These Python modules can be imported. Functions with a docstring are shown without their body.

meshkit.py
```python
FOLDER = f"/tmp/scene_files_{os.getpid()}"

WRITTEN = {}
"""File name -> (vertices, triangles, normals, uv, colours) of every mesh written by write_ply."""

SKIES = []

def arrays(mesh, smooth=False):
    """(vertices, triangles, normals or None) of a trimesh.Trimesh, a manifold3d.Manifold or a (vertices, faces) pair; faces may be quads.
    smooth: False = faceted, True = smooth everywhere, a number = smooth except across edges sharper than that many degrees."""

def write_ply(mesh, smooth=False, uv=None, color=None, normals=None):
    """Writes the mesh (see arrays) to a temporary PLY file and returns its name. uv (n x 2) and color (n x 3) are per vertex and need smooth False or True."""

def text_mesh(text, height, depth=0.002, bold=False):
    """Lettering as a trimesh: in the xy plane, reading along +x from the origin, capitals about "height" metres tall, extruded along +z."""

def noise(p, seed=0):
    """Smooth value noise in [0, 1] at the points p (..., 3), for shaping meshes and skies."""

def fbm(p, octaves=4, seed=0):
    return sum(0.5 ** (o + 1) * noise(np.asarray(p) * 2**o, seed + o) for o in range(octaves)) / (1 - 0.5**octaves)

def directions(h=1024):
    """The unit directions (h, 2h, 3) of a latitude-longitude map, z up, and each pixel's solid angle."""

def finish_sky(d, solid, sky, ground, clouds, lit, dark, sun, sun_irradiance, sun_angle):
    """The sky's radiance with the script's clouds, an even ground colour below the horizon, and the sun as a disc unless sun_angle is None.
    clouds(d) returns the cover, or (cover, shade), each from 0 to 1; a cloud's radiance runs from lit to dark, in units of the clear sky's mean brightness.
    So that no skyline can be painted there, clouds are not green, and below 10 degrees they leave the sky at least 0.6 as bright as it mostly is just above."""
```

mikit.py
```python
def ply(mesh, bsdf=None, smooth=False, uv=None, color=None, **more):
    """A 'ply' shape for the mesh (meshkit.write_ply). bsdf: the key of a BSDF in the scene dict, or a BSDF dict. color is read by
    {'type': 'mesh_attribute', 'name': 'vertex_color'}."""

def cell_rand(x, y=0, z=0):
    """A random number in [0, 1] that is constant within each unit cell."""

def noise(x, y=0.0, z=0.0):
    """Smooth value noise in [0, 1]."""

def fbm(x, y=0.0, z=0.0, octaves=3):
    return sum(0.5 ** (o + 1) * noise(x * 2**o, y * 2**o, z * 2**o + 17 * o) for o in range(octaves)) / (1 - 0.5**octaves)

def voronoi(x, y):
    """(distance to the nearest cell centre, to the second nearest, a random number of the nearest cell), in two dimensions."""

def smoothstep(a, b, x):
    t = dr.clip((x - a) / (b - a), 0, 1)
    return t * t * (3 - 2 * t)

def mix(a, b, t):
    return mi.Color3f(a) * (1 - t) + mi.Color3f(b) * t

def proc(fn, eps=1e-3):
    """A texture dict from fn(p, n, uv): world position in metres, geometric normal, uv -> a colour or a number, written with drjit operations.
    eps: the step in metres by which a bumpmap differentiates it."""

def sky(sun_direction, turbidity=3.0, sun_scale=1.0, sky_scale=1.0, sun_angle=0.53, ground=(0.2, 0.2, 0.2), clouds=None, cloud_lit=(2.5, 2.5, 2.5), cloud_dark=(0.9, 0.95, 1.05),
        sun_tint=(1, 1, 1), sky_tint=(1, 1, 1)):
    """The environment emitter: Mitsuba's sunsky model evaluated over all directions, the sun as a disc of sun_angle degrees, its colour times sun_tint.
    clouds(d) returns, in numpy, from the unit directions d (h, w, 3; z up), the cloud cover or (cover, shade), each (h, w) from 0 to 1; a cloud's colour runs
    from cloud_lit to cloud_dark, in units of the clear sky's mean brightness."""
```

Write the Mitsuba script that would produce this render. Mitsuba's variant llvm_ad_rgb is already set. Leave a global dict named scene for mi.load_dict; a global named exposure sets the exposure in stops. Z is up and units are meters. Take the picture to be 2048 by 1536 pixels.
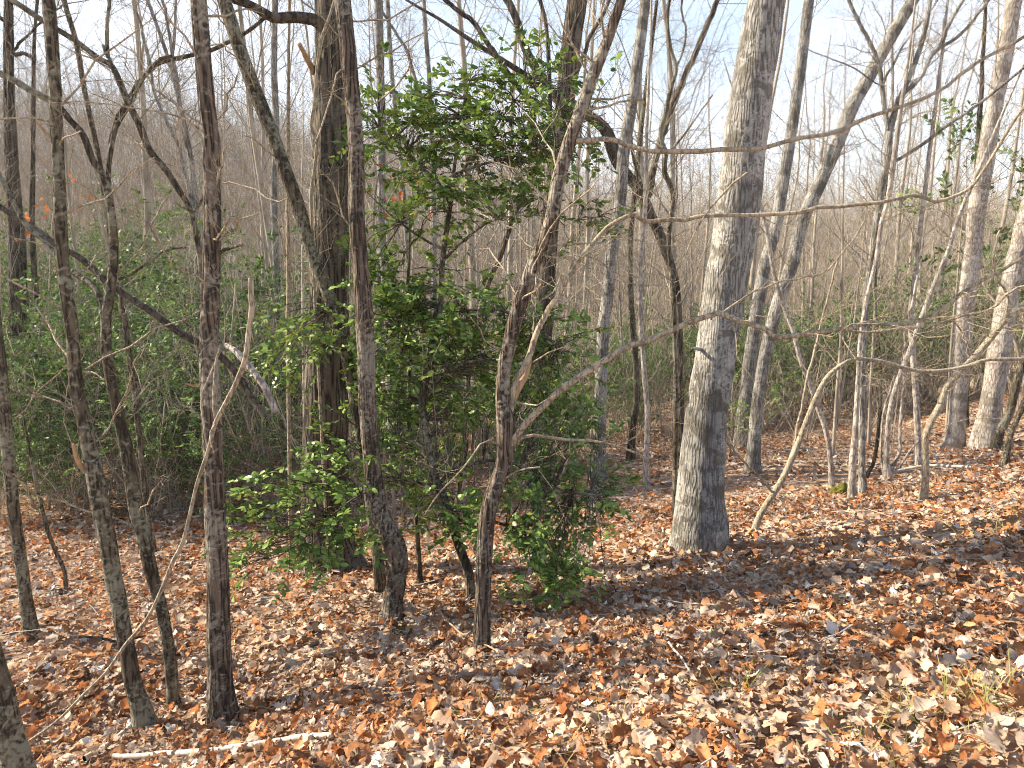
import math
import numpy as np
import trimesh
import mitsuba as mi
import drjit as dr
import mikit
from mikit import proc, noise, fbm, smoothstep, mix
from meshkit import noise as nnoise, fbm as nfbm
from scipy.interpolate import RBFInterpolator, PchipInterpolator

T = mi.ScalarTransform4f
scene, labels = {}, {}

# ------------------------------------------------------------------ camera, sky, exposure
CAM = np.array([0.0, 0.0, 1.55])
HFOV, PITCH = 70.0, math.radians(10.4)
FPX = 1024.0 / math.tan(math.radians(HFOV / 2))          # focal length in pixels of the 2048 wide photograph
FWD = np.array([0, math.cos(PITCH), -math.sin(PITCH)])
UPV = np.array([0, math.sin(PITCH), math.cos(PITCH)])
scene['camera'] = {'type': 'perspective', 'fov': HFOV, 'fov_axis': 'x', 'near_clip': 0.05, 'far_clip': 5000.0,
                   'to_world': T().look_at(origin=CAM.tolist(), target=(CAM + FWD).tolist(), up=[0, 0, 1])}
exposure = 3.3
SUN = np.array([-1.0, 0.24, 0.74])


def thin_cloud(d):
    a = nfbm(d * np.array([3.0, 3.0, 7.0]) + 5.3, 4, 11)
    return np.clip(0.14 + 0.55 * np.exp(-d[..., 2] / 0.25) + 0.8 * (a - 0.47), 0.0, 0.9), np.zeros(a.shape)


scene['sky_light'] = mikit.sky(SUN.tolist(), turbidity=2.5, sun_tint=(0.95, 1.0, 1.06), sky_tint=(1.14, 1.0, 0.90), clouds=thin_cloud, cloud_lit=(2.0, 2.0, 2.1), ground=(0.16, 0.12, 0.08))

# ------------------------------------------------------------------ materials


def col(fn):
    return proc(fn)


def bark(name, dark, light, lichen, freq, stretch, amount, scale, patch=None, rough=0.85):
    def fissure(p):
        """0 in the furrows, 1 on the ridges between them: long upright furrows that wander and join."""
        wx, wy = 0.010 * noise(p.x * 22, p.y * 22, p.z * 9), 0.010 * noise(p.x * 22 + 7, p.y * 22, p.z * 9 + 5)
        a = noise((p.x + wx) * freq, (p.y + wy) * freq, p.z * freq * stretch)
        b = noise((p.x - wy) * freq * 2.1 + 9, (p.y + wx) * freq * 2.1, p.z * freq * stretch * 3.0)
        return smoothstep(0.05, 0.42, dr.abs(a - 0.5) * 2) * 0.75 + 0.25 * smoothstep(0.05, 0.5, dr.abs(b - 0.5) * 2)

    def colour(p, n, uv):
        f = fissure(p)
        big = fbm(p.x * 4.0 + 2, p.y * 4.0, p.z * 1.6, 3)
        c = mix(dark, light, f * (0.55 + 0.8 * big))
        v = 0.05 * noise(p.x * 26, p.y * 26, p.z * 26)
        q = 0.05 * noise(p.x * 23 + 8, p.y * 23, p.z * 23)
        g = fbm((p.x + v) * 48 + 3, (p.y + q) * 48, (p.z + v - q) * 40, 4) * 0.5 + fbm(p.x * 5, p.y * 5 + 4, p.z * 2.5, 3) * 0.5
        c = mix(c, lichen, smoothstep(0.47, 0.64, g) * amount)
        if patch is not None:
            w = 0.12 * noise(p.x * 9, p.y * 9, p.z * 9)
            h = fbm((p.x + w) * 5 + 9, (p.y + p.z * 0.4) * 5, (p.z + p.x * 0.5 + w) * 6.0, 4)
            c = mix(c, patch, smoothstep(0.54, 0.66, h) * 0.7)
        return c

    scene[name] = {'type': 'bumpmap', 'tex': proc(lambda p, n, uv: fissure(p), 2e-3), 'scale': scale,
                   'nested': {'type': 'principled', 'base_color': proc(colour), 'roughness': rough, 'specular': 0.25}}


bark('bark_brown', (0.024, 0.019, 0.015), (0.155, 0.122, 0.095), (0.35, 0.335, 0.285), 60.0, 0.07, 0.6, 0.012)
bark('bark_mossy', (0.024, 0.02, 0.014), (0.12, 0.10, 0.072), (0.31, 0.315, 0.245), 60.0, 0.10, 0.6, 0.008)
bark('bark_oak', (0.018, 0.015, 0.012), (0.125, 0.102, 0.08), (0.23, 0.22, 0.18), 34.0, 0.07, 0.35, 0.020)
bark('bark_grey', (0.085, 0.081, 0.075), (0.285, 0.278, 0.262), (0.46, 0.46, 0.44), 55.0, 0.10, 0.55, 0.009, patch=(0.085, 0.078, 0.064))
bark('bark_pale', (0.16, 0.14, 0.125), (0.46, 0.42, 0.38), (0.56, 0.54, 0.51), 50.0, 0.2, 0.4, 0.005, patch=(0.17, 0.15, 0.13))
bark('bark_black', (0.03, 0.024, 0.02), (0.11, 0.09, 0.07), (0.26, 0.25, 0.21), 70.0, 0.15, 0.3, 0.006)
bark('bark_twig', (0.14, 0.115, 0.085), (0.40, 0.335, 0.25), (0.36, 0.36, 0.28), 80.0, 0.2, 0.4, 0.002)


def plain(name, fn, rough=0.85):
    scene[name] = {'type': 'principled', 'base_color': proc(fn), 'roughness': rough, 'specular': 0.2}


plain('bark_wood', lambda p, n, uv: mix((0.18, 0.15, 0.12), (0.46, 0.41, 0.345), fbm(p.x * 7, p.y * 7, p.z * 2.2, 3) * 1.5 - 0.25))
plain('dead_wood', lambda p, n, uv: mix((0.20, 0.13, 0.075), (0.46, 0.33, 0.21), fbm(p.x * 50, p.y * 50, p.z * 9, 2)))
plain('grey_wood', lambda p, n, uv: mix((0.26, 0.24, 0.21), (0.62, 0.59, 0.54), fbm(p.x * 40, p.y * 40, p.z * 40, 3)))
plain('moss', lambda p, n, uv: mix((0.05, 0.055, 0.012), (0.16, 0.15, 0.03), fbm(p.x * 40, p.y * 40, p.z * 40, 3)), 0.95)
plain('stone', lambda p, n, uv: mix((0.20, 0.20, 0.19), (0.50, 0.50, 0.48), fbm(p.x * 22, p.y * 22, p.z * 22, 4)), 0.9)

VC = {'type': 'mesh_attribute', 'name': 'vertex_color'}
scene['dry_leaf'] = {'type': 'principledthin', 'base_color': VC, 'roughness': 0.55, 'diff_trans': 0.5}
scene['green_leaf'] = {'type': 'blendbsdf', 'weight': 0.55,
                       'a': {'type': 'principledthin', 'base_color': VC, 'roughness': 0.4, 'diff_trans': 0.9},
                       'b': {'type': 'twosided', 'n': {'type': 'principled', 'base_color': VC, 'roughness': 0.38, 'specular': 0.45}}}
scene['laurel_leaf'] = {'type': 'blendbsdf', 'weight': 0.5,
                        'a': {'type': 'principledthin', 'base_color': VC, 'roughness': 0.5, 'diff_trans': 0.8},
                        'b': {'type': 'twosided', 'n': {'type': 'principled', 'base_color': VC, 'roughness': 0.5, 'specular': 0.3}}}
scene['blade'] = {'type': 'principledthin', 'base_color': VC, 'roughness': 0.5, 'diff_trans': 0.7}

DRY = np.array([(0.44, 0.185, 0.08), (0.50, 0.26, 0.13), (0.50, 0.365, 0.26), (0.54, 0.44, 0.36), (0.26, 0.145, 0.09),
                (0.42, 0.225, 0.125), (0.57, 0.43, 0.31), (0.13, 0.09, 0.068), (0.41, 0.295, 0.225), (0.63, 0.60, 0.58)])
DRYP = np.array([0.17, 0.15, 0.13, 0.10, 0.09, 0.15, 0.07, 0.04, 0.05, 0.05])


def litter_colour(p, n, uv):
    d1, d2, r = mikit.voronoi(p.x * 9.0, p.y * 9.0)
    c = mix((0.16, 0.105, 0.075), (0.38, 0.27, 0.19), r)
    g = mikit.cell_rand(p.x * 9.0, p.y * 9.0, 5)
    return mix(c, (0.40, 0.33, 0.27), smoothstep(0.78, 0.9, g))


scene['litter_ground'] = {'type': 'bumpmap', 'tex': proc(lambda p, n, uv: mikit.voronoi(p.x * 9.0, p.y * 9.0)[0]), 'scale': 0.05,
                          'nested': {'type': 'principled', 'base_color': proc(litter_colour), 'roughness': 0.9, 'specular': 0.2}}

# ------------------------------------------------------------------ geometry helpers


def ray(px, py):
    return FWD + ((px - 1024.0) / FPX) * np.array([1.0, 0, 0]) - ((py - 768.0) / FPX) * UPV


def at(px, py, Y):
    d = ray(px, py)
    return CAM + d * (Y / d[1])


CTRL = [at(*q) for q in [(1024, 1536, 2.5), (0, 1536, 3.6), (500, 1536, 3.1), (1536, 1536, 2.25), (2048, 1536, 2.05),
                         (440, 1441, 4.0), (60, 1268, 5.2), (292, 1455, 3.95), (785, 1230, 5.3), (960, 1310, 4.3), (670, 1125, 7.4), (100, 1060, 8.8),
                         (300, 1100, 8.1), (1401, 1090, 6.9), (1200, 1190, 5.6), (1774, 1286, 3.5), (2000, 1086, 5.6), (1400, 1300, 3.9),
                         (1848, 1004, 7.9), (2048, 960, 7.8), (1724, 990, 9.2), (1505, 940, 11.3), (1197, 961, 12.3), (1300, 900, 15.5), (1600, 862, 18.0),
                         (1910, 892, 13.0), (1975, 893, 12.6), (2040, 905, 11.0), (500, 1000, 11.0), (850, 1000, 11.0), (100, 960, 13.0), (1400, 835, 22.0), (900, 890, 17.0)]]
CTRL += [(0, 0, 0), (0, -6, 0.7), (8, -6, 1.3), (-8, -6, -0.6), (-9, 3, -1.7), (-18, 8, -2.6), (8, 3, 0.5), (14, 6, 0.4), (14, 14, -0.8), (-25, -10, -2.0), (25, -10, 1.5),
         (-12, 18, -2.6), (-20, 28, -1.6), (0, 30, -3.6), (14, 30, -4.0), (28, 30, -2.5), (-30, 45, 1.0), (0, 45, -4.0), (25, 45, -4.6),
         (-60, 70, 7.0), (-25, 70, 3.0), (0, 70, -2.0), (30, 70, -5.5), (65, 70, -4.0), (-90, 110, 12.0), (-30, 110, 8.0), (10, 110, 0.0), (50, 110, -3.5), (95, 110, -2.0),
         (-60, 20, -1.0), (60, 25, 1.0), (60, -10, 3.0), (-60, -10, -1.0)]
CTRL = np.array(CTRL, float)
_RBF = RBFInterpolator(CTRL[:, :2], CTRL[:, 2], smoothing=0.02, kernel='thin_plate_spline')


def ground_z(x, y):
    x, y = np.asarray(x, float), np.asarray(y, float)
    q = np.stack([np.clip(x, -110, 110), np.clip(y, -20, 125)], -1).reshape(-1, 2)
    z = _RBF(q).reshape(x.shape)
    near = np.exp(-((np.hypot(x, y) / 40.0) ** 2))
    p = np.stack([x, y, x * 0], -1)
    return z + near * (0.10 * (nfbm(p * 1.1, 2, 3) - 0.5) + 0.06 * (nfbm(p * 4.0, 2, 5) - 0.5))


def hit(px, py):
    d = ray(px, py)
    t = np.geomspace(1.0, 200.0, 700)
    pts = CAM + d * t[:, None]
    below = pts[:, 2] < ground_z(pts[:, 0], pts[:, 1])
    i = int(np.argmax(below)) if below.any() else 600
    lo, hi = t[max(i - 1, 0)], t[i]
    s = np.linspace(lo, hi, 60)
    q = CAM + d * s[:, None]
    b = q[:, 2] < ground_z(q[:, 0], q[:, 1])
    return q[int(np.argmax(b))] if b.any() else pts[i]


def norm(v):
    return v / (np.linalg.norm(v, axis=-1, keepdims=True) + 1e-12)


def tubes(P, R, sides=4, close=True):
    """Batch of tubes: P (n, k, 3), R (n, k) -> vertices, triangles."""
    P, R = np.asarray(P, float), np.asarray(R, float)
    if close:
        P = np.concatenate([P, P[:, -1:] + (P[:, -1:] - P[:, -2:-1]) * 0.02], 1)
        R = np.concatenate([R, R[:, -1:] * 0], 1)
    n, k = R.shape
    t = norm(np.gradient(P, axis=1))
    chord = norm(P[:, -1] - P[:, 0])
    ref = np.where(np.abs(chord[:, :1]) > 0.75, [[0, 0, 1.0]], [[1.0, 0, 0]])[:, None, :]
    a = norm(np.cross(t, ref))
    b = np.cross(t, a)
    ang = np.arange(sides) * 2 * np.pi / sides
    v = P[:, :, None] + R[:, :, None, None] * (np.cos(ang)[:, None] * a[:, :, None] + np.sin(ang)[:, None] * b[:, :, None])
    i, j = np.meshgrid(np.arange(k - 1), np.arange(sides), indexing='ij')
    q = np.stack([i * sides + j, (i + 1) * sides + j, (i + 1) * sides + (j + 1) % sides, i * sides + (j + 1) % sides], -1).reshape(-1, 4)
    f = np.vstack([q[:, [0, 2, 1]], q[:, [0, 3, 2]]])
    f = (f[None] + (np.arange(n) * k * sides)[:, None, None]).reshape(-1, 3)
    return v.reshape(-1, 3), f


def join(parts):
    vs, fs, o = [], [], 0
    for v, f in parts:
        vs.append(v)
        fs.append(f + o)
        o += len(v)
    return np.vstack(vs), np.vstack(fs)


def children(P, R, m, rng, lf=(0.3, 0.6), ang=(30, 65), k=6, wig=0.07, up=0.1, tmin=0.2, tmax=0.97, rf=0.55, rmin=0.0015, taper=0.25, tip=0.4):
    """m child branches for each parent polyline."""
    n, kp, _ = P.shape
    t = rng.uniform(tmin, tmax, (n, m))
    x = t * (kp - 1)
    i = np.minimum(x.astype(int), kp - 2)
    w = (x - i)[..., None]
    row = np.arange(n)[:, None]
    start = P[row, i] * (1 - w) + P[row, i + 1] * w
    rad = (R[row, i] * (1 - w[..., 0]) + R[row, i + 1] * w[..., 0])
    tang = norm(P[row, i + 1] - P[row, i])
    rnd = norm(rng.normal(size=(n, m, 3)))
    side = norm(np.cross(tang, rnd))
    al = np.radians(rng.uniform(*ang, (n, m)))[..., None]
    d = norm(tang * np.cos(al) + side * np.sin(al) + np.array([0, 0, up]))
    plen = np.linalg.norm(np.diff(P, axis=1), axis=-1).sum(1)[:, None]
    L = plen * rng.uniform(*lf, (n, m)) * (1 - tip * t)
    s = np.linspace(0, 1, k)
    wob = np.cumsum(rng.normal(0, wig, (n, m, k, 3)), axis=2)
    wob -= wob[:, :, :1]
    Q = start[:, :, None] + L[..., None, None] * (d[:, :, None] * s[:, None] + wob * s[:, None] ** 0.5 * 0.6 + np.array([0, 0, up]) * (s[:, None] ** 2) * 0.8)
    r0 = np.maximum(rad * rf * rng.uniform(0.7, 1.0, (n, m)), rmin)
    Q, r0 = Q.reshape(n * m, k, 3), r0.reshape(n * m)
    return Q, r0[:, None] * (1 - (1 - taper) * s[None])


def rough_tube(P, R, sides, amp, freq, stretch, seed):
    """One thick trunk as a mesh with ridged, lumpy bark."""
    v, f = tubes(P[None], R[None], sides)
    k = len(v) // sides
    c = np.repeat(np.vstack([P, P[-1:]]), sides, 0)[:len(v)]
    out = v - c
    p = v * np.array([freq, freq, freq * stretch])
    h = nfbm(p, 3, seed) - 0.5
    g = nfbm(v * 3.0, 2, seed + 9) - 0.5
    return c + out * (1 + (amp * 2 * h + 0.16 * g))[:, None], f


def smooth_path(pts, spacing):
    """Resample rows (px, py, w, Y) as world points and radii, evenly enough."""
    a = np.asarray(pts, float)
    s = np.concatenate([[0], np.cumsum(np.hypot(*np.diff(a[:, :2], axis=0).T))])
    f = PchipInterpolator(s, a, axis=0)
    W = np.array([at(*q) for q in a[:, [0, 1, 3]]])
    L = np.linalg.norm(np.diff(W, axis=0), axis=1).sum()
    n = max(int(L / spacing), 4)
    q = f(np.linspace(0, s[-1], n))
    P, R = np.empty((n, 3)), np.empty(n)
    for i, (px, py, w, Y) in enumerate(q):
        d = ray(px, py)
        P[i] = CAM + d * (Y / d[1])
        R[i] = 0.5 * w * (Y / d[1]) / FPX
    return P, R


def key_for(name):
    if name not in scene and not any(k.startswith(name + '__') for k in scene) and name not in labels:
        return name
    i = 1
    while f'{name}_{i:03d}' in labels:
        i += 1
    return f'{name}_{i:03d}'


def part_key(parent, name):
    k, i = f'{parent}__{name}', 1
    while k in scene:
        k = f'{parent}__{name}_{i:03d}'
        i += 1
    return k


def thing(name, label, cat, group=None, kind=None):
    k = key_for(name)
    labels[k] = {'label': label, 'category': cat}
    if group:
        labels[k]['group'] = group
    if kind:
        labels[k]['kind'] = kind
    return k


def part(parent, name, mesh, bsdf, smooth=True, label=None, kind=None, **kw):
    k = part_key(parent, name)
    scene[k] = mikit.ply(mesh, bsdf, smooth=smooth, **kw)
    if label or kind:
        labels[k] = {}
        if label:
            labels[k]['label'] = label
        if kind:
            labels[k]['kind'] = kind
    return k


# ------------------------------------------------------------------ the ground
u = np.linspace(-1, 1, 320)
gx = 400 * np.sinh(5.8 * u) / math.sinh(5.8)
gy = 6 + 400 * np.sinh(5.8 * u) / math.sinh(5.8)
GX, GY = np.meshgrid(gx, gy, indexing='ij')
GZ = ground_z(GX, GY)
gi = np.arange(320 * 320).reshape(320, 320)
gf = np.stack([gi[:-1, :-1], gi[1:, :-1], gi[1:, 1:], gi[:-1, 1:]], -1).reshape(-1, 4)
scene['forest_floor'] = mikit.ply((np.stack([GX, GY, GZ], -1).reshape(-1, 3), gf), 'litter_ground', smooth=True)
labels['forest_floor'] = {'label': 'sloping forest floor deep in brown and orange fallen leaves', 'category': 'ground', 'kind': 'structure'}

# ------------------------------------------------------------------ the thin winter haze
HAZE = 0.0004
lo_z, hi_z = float(GZ.min()) - 1.0, float(GZ.max()) + 32.0
scene['haze_air'] = {'type': 'homogeneous', 'albedo': {'type': 'rgb', 'value': [0.95, 0.95, 0.95]}, 'sigma_t': HAZE}
scene['haze'] = {'type': 'cube', 'to_world': T().translate([0, 0, (lo_z + hi_z) / 2]).scale([440, 440, (hi_z - lo_z) / 2]), 'bsdf': {'type': 'null'}, 'interior': {'type': 'ref', 'id': 'haze_air'}}
scene['camera']['medium'] = {'type': 'ref', 'id': 'haze_air'}
labels['haze'] = {'label': 'thin pale winter haze hanging over the wood', 'category': 'haze', 'kind': 'stuff'}

# ------------------------------------------------------------------ the trees one can tell apart, traced from the photograph
# rows of a trunk, foot first: (px, py, width px); Y: metres ahead of the camera (None: where the foot meets the ground)
RNG = np.random.default_rng(7)


def tree(name, label, rows, mat, Y=None, amp=0.05, freq=30.0, stretch=0.2, sides=None, ext=3.0, branches=(), twigs=0, twig_len=0.5, crown=0, tilt=0.0, part_name='trunk', hang=False, flare=0.32, group=None, cat='tree', twig_t=(0.25, 0.95)):
    rng = np.random.default_rng(abs(hash_name(label)) % 2**32)
    k = thing(name, label, cat, group)
    rows = np.asarray(rows, float)
    if Y is None:
        Y = hit(rows[0, 0], rows[0, 1])[1]
    sp = 0.03 if Y < 6.2 else 0.05 if Y < 9 else 0.12
    yy = Y + tilt * (rows[0, 1] - rows[:, 1]) / 1000.0
    P, R = smooth_path(np.column_stack([rows, yy]), sp)
    d0 = norm(P[0] - P[min(4, len(P) - 1)])
    if not hang:                                      # on down into the ground
        d0 = norm(d0 * np.array([0.6, 0.6, 1]) + np.array([0, 0, -0.3]))
        gap = max(P[0, 2] - float(ground_z(P[0, 0], P[0, 1])), 0) + 0.25
        n = max(int(gap / 0.1), 2)
        low = P[0] + d0 * (np.arange(n, 0, -1) / n * gap / max(-d0[2], 0.3))[:, None]
        P, R = np.vstack([low, P]), np.concatenate([np.full(n, R[0]), R])
        foot = np.maximum(P[:, 2] - float(ground_z(P[n, 0], P[n, 1])), -0.1)
        R = R * (1 + flare * np.exp(-foot / (2.2 * R.max() + 0.03)))
    if ext > 0:
        d1 = norm(P[-1] - P[-max(3, len(P) // 8)])
        n = max(int(ext / 0.3), 4)
        s = np.linspace(0, 1, n + 1)[1:]
        wob = np.cumsum(rng.normal(0, 0.02, (n, 3)), 0) * ext * 0.25
        P = np.vstack([P, P[-1] + d1 * (s * ext)[:, None] + wob * s[:, None]])
        R = np.concatenate([R, R[-1] * (1 - 0.75 * s)])
    sd = sides or int(np.clip(R.max() * 2 * FPX / Y * 0.55, 6, 44))
    part(k, part_name, rough_tube(P, R, sd, amp, freq, stretch, int(rng.integers(1000))), mat)
    made = [(P, R)]
    for b in branches:
        rows_b, w0, w1, dY = b[:4]
        rb = np.asarray(rows_b, float)
        s = np.linspace(0, 1, len(rb))
        Yb = Y + tilt * (rows[0, 1] - rb[0, 1]) / 1000.0
        Pb, Rb = smooth_path(np.column_stack([rb, w0 + (w1 - w0) * s, Yb + dY * s]), 0.06)
        wb = np.cumsum(rng.normal(0, 0.008, Pb.shape) * (rng.random((len(Pb), 1)) < 0.4) * 1.7, 0)
        Pb = Pb + (wb - np.linspace(0, 1, len(wb))[:, None] * wb[-1]) * 0.7
        part(k, b[4] if len(b) > 4 else 'branch', rough_tube(Pb, Rb, 8 if w0 > 7 else 6, 0.06, 60, 0.5, 3), b[5] if len(b) > 5 else mat)
        made.append((Pb, Rb))
    parts = []
    if twigs:
        for q_, (Pq, Rq) in enumerate(made):
            L = np.linalg.norm(np.diff(Pq, axis=0), axis=1).sum()
            ii = np.linspace(0, len(Pq) - 1, 14).astype(int)
            m = max(int(twigs * (0.9 if q_ == 0 and Rq.max() > 0.03 else 2.4) * (2.0 if Y > 8 else 1.2) * L), 2)
            tl = twig_len * 1.35
            Q, q = children(Pq[ii][None], Rq[ii][None], m, rng, lf=(0.4 * tl / L, 1.3 * tl / L), ang=(40, 85), k=6, up=0.12, tmin=twig_t[0], tmax=twig_t[1], rf=0.3, tip=0.0, wig=0.10)
            q = np.minimum(q, 0.006)
            parts.append(tubes(Q, q, 4))
            Q2, q2 = children(Q, q, 4, rng, lf=(0.3, 0.7), k=5, rf=0.6, rmin=0.0012, wig=0.10)
            parts.append(tubes(Q2, q2, 3))
            Q3, q3 = children(Q2, q2, 2, rng, lf=(0.3, 0.7), k=4, rf=0.7, rmin=0.001, wig=0.10)
            parts.append(tubes(Q3, q3, 3))
    if crown:
        n = len(P)
        ii = np.linspace(max(n - int(ext / 0.3) - 1, 0), n - 1, 10).astype(int)
        Q, q = children(P[ii][None], R[ii][None], max(crown // 3, 2), rng, lf=(0.35, 0.6), ang=(30, 70), k=7, up=0.2, tmin=0.35, rf=0.25)
        Q2, q2 = children(Q, q, 6, rng, k=6, rf=0.45)
        Q3, q3 = children(Q2, q2, 4, rng, k=4, rf=0.5, rmin=0.002)
        parts += [tubes(Q, q, 5), tubes(Q2, q2, 3), tubes(Q3, q3, 3)]
    if parts:
        part(k, 'crown', join(parts), 'bark_twig')
    return k


def hash_name(s):
    h = 2166136261
    for c in s.encode():
        h = ((h ^ c) * 16777619) & 0xFFFFFFFF
    return h


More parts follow.
